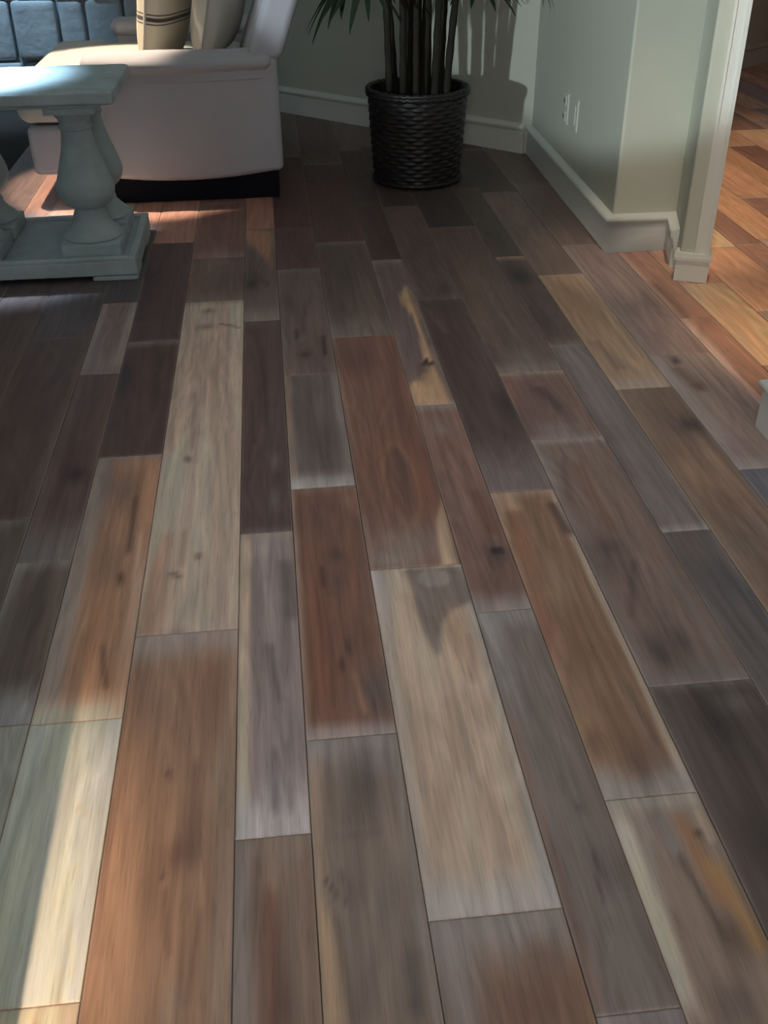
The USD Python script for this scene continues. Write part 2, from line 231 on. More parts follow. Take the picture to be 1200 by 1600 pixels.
# ------------------------------------------------------------------ the setting: floor of single planks
PLANKS = [
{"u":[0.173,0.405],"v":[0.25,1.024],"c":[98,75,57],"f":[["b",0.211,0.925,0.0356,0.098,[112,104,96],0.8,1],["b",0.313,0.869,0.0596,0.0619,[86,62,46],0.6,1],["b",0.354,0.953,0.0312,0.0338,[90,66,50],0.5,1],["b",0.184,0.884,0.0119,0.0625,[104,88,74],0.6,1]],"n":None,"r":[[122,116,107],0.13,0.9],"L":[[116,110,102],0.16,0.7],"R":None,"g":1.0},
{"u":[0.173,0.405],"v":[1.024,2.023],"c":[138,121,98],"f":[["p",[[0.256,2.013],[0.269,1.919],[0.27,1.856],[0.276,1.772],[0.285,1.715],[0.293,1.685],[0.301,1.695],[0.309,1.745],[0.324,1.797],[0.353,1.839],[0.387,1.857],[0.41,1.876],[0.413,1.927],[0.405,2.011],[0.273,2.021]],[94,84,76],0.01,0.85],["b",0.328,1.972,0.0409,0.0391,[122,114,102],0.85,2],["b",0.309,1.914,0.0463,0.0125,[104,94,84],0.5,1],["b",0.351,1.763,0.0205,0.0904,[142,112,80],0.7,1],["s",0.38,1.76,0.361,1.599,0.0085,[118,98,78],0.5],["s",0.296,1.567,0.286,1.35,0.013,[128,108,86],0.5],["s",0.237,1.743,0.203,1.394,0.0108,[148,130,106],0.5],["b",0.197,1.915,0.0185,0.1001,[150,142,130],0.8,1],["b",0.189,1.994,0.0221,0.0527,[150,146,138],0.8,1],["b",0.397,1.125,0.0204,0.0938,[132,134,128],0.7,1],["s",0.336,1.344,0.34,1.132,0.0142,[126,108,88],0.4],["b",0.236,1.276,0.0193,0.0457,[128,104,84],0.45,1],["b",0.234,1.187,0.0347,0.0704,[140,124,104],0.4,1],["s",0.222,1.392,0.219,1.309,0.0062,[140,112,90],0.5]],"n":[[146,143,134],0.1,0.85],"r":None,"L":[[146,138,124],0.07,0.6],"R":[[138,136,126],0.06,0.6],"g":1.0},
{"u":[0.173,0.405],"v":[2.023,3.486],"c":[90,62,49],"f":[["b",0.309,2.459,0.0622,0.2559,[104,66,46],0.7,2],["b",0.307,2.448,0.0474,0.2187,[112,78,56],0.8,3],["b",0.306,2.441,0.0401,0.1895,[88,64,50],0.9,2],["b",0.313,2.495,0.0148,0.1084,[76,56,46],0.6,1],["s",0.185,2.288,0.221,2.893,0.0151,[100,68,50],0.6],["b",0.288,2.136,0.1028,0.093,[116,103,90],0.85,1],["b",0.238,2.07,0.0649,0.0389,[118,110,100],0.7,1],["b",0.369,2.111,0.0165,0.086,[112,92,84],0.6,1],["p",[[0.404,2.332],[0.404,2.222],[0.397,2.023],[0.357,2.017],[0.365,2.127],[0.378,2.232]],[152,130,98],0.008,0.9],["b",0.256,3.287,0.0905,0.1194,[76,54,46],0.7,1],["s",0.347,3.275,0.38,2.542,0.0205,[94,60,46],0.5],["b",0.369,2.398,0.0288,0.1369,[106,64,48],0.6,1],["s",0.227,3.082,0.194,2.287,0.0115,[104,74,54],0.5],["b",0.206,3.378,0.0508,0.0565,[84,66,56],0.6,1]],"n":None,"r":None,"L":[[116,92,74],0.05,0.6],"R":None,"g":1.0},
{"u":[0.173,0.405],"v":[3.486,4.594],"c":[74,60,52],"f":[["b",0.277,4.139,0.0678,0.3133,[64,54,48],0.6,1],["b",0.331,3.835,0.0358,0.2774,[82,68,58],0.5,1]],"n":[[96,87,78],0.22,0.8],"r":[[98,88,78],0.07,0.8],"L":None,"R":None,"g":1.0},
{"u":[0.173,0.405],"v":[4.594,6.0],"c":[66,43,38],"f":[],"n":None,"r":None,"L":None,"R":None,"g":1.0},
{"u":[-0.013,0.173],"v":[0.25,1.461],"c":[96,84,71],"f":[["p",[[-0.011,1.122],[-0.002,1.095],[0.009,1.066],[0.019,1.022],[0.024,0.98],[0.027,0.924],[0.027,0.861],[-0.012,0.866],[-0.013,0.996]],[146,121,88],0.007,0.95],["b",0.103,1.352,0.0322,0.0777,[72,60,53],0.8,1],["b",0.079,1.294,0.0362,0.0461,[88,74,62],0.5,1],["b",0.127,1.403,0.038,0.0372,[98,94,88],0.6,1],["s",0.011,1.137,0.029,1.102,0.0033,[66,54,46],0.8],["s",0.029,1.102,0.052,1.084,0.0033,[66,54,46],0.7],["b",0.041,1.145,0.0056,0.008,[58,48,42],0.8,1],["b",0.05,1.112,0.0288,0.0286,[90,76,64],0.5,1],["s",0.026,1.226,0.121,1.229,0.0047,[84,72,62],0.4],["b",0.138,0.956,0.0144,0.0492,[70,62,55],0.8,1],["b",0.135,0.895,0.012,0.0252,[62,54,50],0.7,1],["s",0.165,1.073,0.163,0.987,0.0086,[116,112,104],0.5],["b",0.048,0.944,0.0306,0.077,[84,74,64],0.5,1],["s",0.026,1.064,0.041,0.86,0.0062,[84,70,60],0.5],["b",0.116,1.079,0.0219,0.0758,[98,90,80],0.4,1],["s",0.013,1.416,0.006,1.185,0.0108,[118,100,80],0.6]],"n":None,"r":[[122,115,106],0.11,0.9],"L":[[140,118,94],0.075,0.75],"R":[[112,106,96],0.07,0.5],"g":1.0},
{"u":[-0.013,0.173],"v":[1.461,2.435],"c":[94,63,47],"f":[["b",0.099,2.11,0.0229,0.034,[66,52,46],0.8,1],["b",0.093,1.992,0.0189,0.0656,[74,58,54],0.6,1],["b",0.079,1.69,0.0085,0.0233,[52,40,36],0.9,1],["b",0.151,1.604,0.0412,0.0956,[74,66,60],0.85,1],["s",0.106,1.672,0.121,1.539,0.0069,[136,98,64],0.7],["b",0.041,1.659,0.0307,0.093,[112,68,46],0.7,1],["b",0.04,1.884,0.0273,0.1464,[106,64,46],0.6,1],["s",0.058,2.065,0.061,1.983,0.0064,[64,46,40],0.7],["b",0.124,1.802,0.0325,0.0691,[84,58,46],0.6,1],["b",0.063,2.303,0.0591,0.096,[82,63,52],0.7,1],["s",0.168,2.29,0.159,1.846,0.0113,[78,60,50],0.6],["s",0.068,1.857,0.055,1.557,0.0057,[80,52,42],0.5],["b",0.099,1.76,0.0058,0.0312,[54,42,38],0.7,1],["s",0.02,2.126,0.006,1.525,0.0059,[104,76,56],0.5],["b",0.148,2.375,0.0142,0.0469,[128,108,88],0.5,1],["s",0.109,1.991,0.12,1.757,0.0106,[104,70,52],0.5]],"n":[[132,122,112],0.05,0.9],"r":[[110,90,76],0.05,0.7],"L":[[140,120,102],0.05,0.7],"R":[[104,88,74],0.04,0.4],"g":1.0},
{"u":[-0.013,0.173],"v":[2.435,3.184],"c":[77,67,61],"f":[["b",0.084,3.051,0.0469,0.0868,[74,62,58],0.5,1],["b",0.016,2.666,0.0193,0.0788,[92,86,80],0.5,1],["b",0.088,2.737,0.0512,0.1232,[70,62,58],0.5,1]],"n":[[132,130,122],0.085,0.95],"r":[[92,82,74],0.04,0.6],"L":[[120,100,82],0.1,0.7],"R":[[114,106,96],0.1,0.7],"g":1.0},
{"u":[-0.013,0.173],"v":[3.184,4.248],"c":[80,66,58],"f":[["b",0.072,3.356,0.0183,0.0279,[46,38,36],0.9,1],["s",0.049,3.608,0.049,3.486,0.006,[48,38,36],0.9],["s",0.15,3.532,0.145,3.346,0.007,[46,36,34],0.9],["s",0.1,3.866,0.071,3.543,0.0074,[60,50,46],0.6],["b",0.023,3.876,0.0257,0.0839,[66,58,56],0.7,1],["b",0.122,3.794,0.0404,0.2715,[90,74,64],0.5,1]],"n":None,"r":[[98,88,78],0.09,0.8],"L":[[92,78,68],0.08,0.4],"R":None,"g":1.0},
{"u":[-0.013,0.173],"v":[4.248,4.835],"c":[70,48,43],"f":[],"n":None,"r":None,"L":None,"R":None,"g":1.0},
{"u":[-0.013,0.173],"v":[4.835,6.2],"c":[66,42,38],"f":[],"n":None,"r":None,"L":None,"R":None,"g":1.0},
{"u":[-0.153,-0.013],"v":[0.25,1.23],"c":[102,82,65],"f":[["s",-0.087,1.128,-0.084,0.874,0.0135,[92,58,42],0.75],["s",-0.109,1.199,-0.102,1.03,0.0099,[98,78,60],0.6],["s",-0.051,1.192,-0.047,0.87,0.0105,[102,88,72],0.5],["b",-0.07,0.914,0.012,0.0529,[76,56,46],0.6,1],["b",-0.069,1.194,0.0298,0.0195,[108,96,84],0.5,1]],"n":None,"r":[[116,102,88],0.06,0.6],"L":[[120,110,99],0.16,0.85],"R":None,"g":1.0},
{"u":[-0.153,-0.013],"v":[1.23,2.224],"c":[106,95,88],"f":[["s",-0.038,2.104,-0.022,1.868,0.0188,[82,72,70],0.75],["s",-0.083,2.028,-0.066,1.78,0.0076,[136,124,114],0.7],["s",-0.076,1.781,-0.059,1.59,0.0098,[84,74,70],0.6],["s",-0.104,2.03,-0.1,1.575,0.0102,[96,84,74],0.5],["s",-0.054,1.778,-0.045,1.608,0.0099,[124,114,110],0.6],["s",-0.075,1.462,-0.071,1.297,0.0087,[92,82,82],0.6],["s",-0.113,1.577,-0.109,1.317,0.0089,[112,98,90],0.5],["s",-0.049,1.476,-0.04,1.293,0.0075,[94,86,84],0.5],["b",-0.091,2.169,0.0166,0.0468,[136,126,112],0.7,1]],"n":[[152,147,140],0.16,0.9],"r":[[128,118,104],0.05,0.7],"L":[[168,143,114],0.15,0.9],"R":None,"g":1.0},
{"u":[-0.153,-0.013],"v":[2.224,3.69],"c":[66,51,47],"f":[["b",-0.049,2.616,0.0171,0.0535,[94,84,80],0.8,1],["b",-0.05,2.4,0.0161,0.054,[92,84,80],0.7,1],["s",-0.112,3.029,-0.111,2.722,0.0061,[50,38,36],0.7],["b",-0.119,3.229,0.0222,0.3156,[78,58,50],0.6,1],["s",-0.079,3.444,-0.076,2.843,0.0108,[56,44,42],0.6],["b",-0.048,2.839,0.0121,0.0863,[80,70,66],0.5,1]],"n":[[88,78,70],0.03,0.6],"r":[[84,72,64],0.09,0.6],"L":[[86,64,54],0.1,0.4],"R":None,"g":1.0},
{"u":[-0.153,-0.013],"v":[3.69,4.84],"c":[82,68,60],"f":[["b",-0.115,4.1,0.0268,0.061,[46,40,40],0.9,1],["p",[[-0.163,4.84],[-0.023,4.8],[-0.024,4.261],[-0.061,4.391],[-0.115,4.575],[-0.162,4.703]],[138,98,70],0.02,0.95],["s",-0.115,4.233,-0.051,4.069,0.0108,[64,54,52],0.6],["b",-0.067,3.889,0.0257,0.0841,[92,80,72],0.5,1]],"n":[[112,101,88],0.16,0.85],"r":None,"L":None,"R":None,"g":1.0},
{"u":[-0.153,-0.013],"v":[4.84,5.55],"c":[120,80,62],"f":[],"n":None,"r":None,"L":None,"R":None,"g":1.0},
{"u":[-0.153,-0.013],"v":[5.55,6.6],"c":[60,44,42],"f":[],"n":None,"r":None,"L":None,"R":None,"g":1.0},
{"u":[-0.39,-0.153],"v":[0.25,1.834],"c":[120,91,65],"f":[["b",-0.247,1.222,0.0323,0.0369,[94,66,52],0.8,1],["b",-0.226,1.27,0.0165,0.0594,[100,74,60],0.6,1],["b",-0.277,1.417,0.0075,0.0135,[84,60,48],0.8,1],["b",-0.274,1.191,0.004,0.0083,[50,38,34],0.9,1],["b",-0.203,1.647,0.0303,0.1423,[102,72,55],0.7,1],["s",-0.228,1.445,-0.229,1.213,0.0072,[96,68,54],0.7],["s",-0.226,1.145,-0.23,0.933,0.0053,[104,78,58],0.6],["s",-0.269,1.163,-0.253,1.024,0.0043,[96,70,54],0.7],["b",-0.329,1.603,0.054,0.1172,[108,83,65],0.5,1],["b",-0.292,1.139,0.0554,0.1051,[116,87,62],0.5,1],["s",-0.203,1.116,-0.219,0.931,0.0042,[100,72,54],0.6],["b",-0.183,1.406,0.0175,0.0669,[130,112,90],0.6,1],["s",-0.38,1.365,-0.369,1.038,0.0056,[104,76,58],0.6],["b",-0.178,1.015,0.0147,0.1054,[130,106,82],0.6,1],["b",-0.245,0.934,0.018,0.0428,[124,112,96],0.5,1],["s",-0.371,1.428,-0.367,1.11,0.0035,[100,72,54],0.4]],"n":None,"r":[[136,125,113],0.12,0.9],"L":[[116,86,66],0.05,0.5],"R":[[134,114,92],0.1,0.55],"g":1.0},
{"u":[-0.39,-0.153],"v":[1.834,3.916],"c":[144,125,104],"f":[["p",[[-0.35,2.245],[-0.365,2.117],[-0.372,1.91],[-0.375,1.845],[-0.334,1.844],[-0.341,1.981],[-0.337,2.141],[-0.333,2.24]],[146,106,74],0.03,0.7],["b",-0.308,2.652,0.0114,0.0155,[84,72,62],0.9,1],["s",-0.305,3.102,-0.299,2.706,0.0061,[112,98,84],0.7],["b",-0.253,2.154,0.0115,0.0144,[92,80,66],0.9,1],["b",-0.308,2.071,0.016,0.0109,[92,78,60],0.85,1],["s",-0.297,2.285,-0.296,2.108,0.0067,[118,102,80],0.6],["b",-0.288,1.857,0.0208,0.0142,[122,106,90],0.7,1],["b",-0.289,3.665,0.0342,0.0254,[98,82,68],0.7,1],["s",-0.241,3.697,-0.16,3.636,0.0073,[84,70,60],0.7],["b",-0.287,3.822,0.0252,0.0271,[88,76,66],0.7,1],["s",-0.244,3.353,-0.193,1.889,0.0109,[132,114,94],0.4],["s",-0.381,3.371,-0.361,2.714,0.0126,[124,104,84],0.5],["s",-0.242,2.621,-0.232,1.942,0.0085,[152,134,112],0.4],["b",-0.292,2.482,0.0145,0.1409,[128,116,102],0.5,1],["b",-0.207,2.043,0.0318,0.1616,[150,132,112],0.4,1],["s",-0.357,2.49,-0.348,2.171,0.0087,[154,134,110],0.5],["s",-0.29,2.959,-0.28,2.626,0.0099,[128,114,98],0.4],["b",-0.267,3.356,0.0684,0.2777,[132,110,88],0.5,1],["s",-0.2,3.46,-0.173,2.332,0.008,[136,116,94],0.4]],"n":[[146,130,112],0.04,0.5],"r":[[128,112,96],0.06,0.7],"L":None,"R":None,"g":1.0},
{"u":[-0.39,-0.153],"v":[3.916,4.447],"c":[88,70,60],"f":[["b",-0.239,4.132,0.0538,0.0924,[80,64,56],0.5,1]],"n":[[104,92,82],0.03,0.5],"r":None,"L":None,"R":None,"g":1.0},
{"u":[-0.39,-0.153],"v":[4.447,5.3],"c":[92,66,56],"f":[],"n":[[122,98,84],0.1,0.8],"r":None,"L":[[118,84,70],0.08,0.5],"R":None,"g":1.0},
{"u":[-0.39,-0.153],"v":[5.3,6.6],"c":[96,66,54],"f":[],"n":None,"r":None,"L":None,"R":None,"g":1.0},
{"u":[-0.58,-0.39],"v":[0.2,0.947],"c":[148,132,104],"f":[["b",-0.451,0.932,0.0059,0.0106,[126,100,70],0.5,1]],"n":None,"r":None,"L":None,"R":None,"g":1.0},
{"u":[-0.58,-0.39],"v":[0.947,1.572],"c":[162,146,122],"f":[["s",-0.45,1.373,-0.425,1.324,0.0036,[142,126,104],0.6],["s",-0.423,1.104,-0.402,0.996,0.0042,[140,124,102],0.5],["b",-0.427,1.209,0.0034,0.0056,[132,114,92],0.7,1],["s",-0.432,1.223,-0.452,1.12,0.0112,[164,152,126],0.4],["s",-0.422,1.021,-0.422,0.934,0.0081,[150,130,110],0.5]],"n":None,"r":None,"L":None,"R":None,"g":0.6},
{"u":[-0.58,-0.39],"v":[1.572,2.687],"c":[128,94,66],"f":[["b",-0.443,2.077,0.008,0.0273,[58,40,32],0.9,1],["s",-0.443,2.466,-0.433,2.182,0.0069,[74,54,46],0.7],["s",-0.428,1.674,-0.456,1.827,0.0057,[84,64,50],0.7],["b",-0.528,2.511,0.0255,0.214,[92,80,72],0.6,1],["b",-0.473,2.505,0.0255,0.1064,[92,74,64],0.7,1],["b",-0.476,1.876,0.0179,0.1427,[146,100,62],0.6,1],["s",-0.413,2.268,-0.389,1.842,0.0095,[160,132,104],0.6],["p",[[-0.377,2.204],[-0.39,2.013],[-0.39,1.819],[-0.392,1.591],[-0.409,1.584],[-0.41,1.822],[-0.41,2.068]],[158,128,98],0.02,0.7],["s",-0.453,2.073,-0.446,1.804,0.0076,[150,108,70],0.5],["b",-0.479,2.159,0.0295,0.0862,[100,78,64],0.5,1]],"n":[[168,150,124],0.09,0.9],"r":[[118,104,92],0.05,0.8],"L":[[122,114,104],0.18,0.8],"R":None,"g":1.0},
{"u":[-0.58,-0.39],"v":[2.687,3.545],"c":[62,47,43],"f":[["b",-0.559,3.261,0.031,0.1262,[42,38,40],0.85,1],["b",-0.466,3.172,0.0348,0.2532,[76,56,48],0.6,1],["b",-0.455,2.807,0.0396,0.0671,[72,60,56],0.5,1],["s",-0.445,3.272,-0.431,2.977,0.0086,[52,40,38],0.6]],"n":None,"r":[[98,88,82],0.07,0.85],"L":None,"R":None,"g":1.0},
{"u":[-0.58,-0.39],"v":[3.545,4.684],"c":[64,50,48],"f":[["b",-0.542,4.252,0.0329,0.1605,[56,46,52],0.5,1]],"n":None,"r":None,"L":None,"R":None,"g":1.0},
{"u":[-0.58,-0.39],"v":[4.684,5.5],"c":[126,90,72],"f":[],"n":[[140,104,84],0.1,0.6],"r":None,"L":None,"R":None,"g":1.0},  # warm light pool before the armchair put into this and neighbouring plank colours
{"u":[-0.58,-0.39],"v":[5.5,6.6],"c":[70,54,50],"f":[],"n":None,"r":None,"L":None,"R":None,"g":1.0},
{"u":[-0.72,-0.58],"v":[0.2,1.576],"c":[112,114,100],"f":[["b",-0.517,1.278,0.0047,0.0147,[44,44,42],0.9,1],["b",-0.554,1.324,0.0036,0.0092,[64,64,58],0.7,1],["b",-0.529,1.104,0.0215,0.0878,[84,84,76],0.7,1],["b",-0.527,1.516,0.0104,0.0144,[92,94,84],0.6,1],["s",-0.541,1.449,-0.522,1.154,0.0071,[122,124,112],0.4]],"n":None,"r":None,"L":None,"R":None,"g":0.8},  # grey-green tone of the shade put into the pale wood colour
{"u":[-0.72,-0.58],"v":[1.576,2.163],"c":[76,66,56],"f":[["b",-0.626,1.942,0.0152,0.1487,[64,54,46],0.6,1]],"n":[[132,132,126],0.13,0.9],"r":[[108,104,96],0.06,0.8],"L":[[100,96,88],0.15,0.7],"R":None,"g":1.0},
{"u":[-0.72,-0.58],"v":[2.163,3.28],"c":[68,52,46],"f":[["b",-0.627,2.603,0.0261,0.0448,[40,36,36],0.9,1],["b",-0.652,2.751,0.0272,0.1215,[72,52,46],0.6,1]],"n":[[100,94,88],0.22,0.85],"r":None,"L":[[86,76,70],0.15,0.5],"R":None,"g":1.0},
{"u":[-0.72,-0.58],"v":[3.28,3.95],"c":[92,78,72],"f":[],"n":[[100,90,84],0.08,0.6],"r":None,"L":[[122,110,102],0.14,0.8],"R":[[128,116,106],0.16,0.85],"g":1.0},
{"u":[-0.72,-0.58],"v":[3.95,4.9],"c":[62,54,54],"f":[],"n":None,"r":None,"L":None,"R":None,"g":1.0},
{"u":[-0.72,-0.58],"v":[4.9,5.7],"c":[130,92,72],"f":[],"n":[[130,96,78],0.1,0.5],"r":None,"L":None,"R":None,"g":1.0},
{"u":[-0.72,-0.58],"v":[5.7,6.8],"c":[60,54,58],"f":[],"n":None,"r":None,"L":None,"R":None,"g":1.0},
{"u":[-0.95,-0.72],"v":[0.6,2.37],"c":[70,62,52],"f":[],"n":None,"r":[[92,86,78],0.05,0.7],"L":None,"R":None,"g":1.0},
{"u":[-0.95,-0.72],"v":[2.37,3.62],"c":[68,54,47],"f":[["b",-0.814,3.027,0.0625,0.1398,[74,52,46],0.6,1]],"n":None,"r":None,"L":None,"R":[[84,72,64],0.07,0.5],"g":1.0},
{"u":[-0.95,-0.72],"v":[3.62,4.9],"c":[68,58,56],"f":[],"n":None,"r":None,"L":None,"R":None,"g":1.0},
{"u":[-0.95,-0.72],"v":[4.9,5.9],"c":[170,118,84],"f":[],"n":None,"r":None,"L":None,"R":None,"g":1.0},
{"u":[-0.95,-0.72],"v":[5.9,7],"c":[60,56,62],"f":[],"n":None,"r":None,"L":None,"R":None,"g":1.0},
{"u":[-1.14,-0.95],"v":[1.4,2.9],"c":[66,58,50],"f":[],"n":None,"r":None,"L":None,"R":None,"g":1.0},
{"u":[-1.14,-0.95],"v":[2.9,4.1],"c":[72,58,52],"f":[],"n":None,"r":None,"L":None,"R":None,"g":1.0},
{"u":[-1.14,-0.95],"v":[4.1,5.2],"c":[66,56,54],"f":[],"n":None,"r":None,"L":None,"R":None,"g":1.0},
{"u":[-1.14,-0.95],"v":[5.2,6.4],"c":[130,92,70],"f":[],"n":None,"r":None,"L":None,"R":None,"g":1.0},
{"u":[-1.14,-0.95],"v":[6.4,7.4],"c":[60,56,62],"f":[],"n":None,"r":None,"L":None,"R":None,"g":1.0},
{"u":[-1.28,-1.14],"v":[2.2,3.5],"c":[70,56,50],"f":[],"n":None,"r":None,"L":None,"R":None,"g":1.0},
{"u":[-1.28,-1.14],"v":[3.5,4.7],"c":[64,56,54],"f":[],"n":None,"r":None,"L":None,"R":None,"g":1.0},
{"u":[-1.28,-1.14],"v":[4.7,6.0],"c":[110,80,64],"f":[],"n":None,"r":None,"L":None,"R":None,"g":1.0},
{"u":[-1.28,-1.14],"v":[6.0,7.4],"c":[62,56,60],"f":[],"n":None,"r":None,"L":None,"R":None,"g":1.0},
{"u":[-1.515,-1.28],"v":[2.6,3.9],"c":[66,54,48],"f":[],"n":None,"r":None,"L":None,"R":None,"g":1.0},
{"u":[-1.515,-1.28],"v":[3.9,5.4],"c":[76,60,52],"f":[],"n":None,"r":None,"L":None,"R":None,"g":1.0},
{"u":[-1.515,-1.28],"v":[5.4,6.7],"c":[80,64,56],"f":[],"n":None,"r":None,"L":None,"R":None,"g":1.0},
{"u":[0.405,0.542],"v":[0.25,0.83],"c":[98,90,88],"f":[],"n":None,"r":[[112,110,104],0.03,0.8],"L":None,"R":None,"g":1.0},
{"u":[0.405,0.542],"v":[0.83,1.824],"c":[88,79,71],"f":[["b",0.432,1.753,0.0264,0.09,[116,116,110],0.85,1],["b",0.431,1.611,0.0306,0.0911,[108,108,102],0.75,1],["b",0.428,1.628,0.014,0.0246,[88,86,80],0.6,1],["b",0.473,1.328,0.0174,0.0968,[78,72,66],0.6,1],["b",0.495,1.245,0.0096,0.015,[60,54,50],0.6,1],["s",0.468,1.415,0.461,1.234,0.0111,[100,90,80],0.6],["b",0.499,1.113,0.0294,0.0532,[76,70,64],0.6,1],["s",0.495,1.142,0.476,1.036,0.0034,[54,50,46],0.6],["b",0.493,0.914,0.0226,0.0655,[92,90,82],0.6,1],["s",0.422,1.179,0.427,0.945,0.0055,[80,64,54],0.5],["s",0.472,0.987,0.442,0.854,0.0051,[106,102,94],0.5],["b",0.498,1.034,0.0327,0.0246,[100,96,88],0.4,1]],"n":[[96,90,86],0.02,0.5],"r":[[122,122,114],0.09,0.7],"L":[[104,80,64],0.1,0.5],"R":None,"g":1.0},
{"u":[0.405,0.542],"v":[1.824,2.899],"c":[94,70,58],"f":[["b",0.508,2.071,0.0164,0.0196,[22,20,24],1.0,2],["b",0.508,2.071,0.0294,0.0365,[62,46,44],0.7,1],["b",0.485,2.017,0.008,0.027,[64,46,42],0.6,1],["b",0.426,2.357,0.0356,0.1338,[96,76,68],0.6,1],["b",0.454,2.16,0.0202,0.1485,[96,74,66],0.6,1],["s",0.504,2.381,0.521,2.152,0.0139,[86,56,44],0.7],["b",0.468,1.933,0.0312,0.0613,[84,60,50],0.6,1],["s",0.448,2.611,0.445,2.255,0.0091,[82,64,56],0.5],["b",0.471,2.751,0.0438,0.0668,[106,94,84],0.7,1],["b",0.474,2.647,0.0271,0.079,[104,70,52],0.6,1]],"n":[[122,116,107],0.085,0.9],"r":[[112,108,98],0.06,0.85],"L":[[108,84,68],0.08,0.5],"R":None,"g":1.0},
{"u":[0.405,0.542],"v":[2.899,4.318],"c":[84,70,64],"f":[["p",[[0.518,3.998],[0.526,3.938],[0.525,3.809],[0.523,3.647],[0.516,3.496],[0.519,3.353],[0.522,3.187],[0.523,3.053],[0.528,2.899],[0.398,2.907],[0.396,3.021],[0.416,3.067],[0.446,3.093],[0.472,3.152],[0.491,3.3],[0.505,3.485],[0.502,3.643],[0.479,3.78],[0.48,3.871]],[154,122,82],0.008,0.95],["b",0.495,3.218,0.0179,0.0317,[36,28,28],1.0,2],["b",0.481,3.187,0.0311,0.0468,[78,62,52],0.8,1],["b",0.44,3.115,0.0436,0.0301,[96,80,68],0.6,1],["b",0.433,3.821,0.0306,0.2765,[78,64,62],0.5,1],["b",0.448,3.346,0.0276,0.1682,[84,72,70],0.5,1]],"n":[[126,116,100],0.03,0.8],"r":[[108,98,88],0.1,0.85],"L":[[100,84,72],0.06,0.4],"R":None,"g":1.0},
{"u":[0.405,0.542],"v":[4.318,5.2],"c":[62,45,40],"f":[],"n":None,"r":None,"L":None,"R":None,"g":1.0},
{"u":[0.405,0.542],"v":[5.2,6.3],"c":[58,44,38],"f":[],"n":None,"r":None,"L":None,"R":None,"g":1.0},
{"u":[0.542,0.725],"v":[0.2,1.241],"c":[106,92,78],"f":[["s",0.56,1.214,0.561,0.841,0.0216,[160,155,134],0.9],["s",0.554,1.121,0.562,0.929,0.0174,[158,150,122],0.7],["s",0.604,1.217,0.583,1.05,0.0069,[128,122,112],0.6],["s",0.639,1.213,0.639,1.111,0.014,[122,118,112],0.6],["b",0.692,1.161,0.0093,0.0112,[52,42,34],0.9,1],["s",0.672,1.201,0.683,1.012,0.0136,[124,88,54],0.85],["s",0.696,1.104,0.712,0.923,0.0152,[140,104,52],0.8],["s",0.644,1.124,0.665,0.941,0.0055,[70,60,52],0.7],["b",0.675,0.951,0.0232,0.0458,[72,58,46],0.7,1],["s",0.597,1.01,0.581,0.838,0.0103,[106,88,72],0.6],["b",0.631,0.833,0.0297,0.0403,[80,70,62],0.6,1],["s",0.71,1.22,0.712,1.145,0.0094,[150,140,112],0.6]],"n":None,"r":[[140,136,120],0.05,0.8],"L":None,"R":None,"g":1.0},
{"u":[0.542,0.725],"v":[1.241,2.345],"c":[100,76,55],"f":[["p",[[0.547,2.341],[0.606,2.341],[0.607,2.251],[0.566,2.24],[0.548,2.119],[0.548,2.242]],[156,130,100],0.02,0.8],["b",0.582,2.114,0.0233,0.1448,[122,78,48],0.7,1],["b",0.55,1.774,0.0267,0.1148,[112,66,46],0.7,1],["b",0.646,1.938,0.0377,0.1033,[118,98,72],0.7,1],["b",0.596,1.998,0.0256,0.0644,[126,92,62],0.5,1],["b",0.625,1.741,0.0293,0.0449,[120,94,66],0.4,1],["b",0.561,1.458,0.0184,0.0252,[132,102,58],0.6,1],["b",0.578,1.401,0.0257,0.0344,[86,62,46],0.6,1],["s",0.703,2.288,0.714,2.128,0.0137,[62,48,42],0.8],["b",0.637,1.787,0.0239,0.0557,[100,68,48],0.5,1],["b",0.62,1.696,0.0202,0.087,[96,64,48],0.6,1],["b",0.574,1.636,0.0141,0.0622,[92,70,56],0.5,1],["s",0.673,1.603,0.689,1.319,0.0132,[104,88,70],0.6],["b",0.645,1.341,0.0327,0.0493,[84,62,50],0.6,1],["b",0.634,1.566,0.0358,0.0394,[112,88,62],0.5,1],["s",0.689,1.56,0.694,1.37,0.0066,[80,64,52],0.5]],"n":[[124,121,112],0.1,0.9],"r":[[132,112,90],0.05,0.7],"L":[[124,100,78],0.05,0.5],"R":[[146,135,116],0.075,0.8],"g":1.0},
{"u":[0.542,0.725],"v":[2.345,3.817],"c":[62,48,44],"f":[["b",0.637,3.349,0.0462,0.3401,[66,48,42],0.5,1],["b",0.704,2.886,0.029,0.0992,[42,36,36],0.8,1],["b",0.645,3.078,0.0434,0.0992,[72,56,50],0.5,1],["s",0.571,3.733,0.61,3.471,0.0098,[90,78,70],0.5],["b",0.679,3.587,0.0244,0.1255,[80,66,58],0.5,1]],"n":[[98,88,83],0.33,0.85],"r":[[78,66,58],0.08,0.5],"L":None,"R":None,"g":1.0},
{"u":[0.542,0.725],"v":[3.817,5.11],"c":[76,62,54],"f":[["b",0.672,3.933,0.0419,0.0725,[54,46,44],0.7,1],["b",0.586,4.177,0.0384,0.2395,[70,56,50],0.5,1]],"n":None,"r":[[82,72,64],0.12,0.5],"L":None,"R":None,"g":1.0},
{"u":[0.542,0.725],"v":[5.11,6.4],"c":[56,44,40],"f":[],"n":None,"r":None,"L":None,"R":None,"g":1.0},
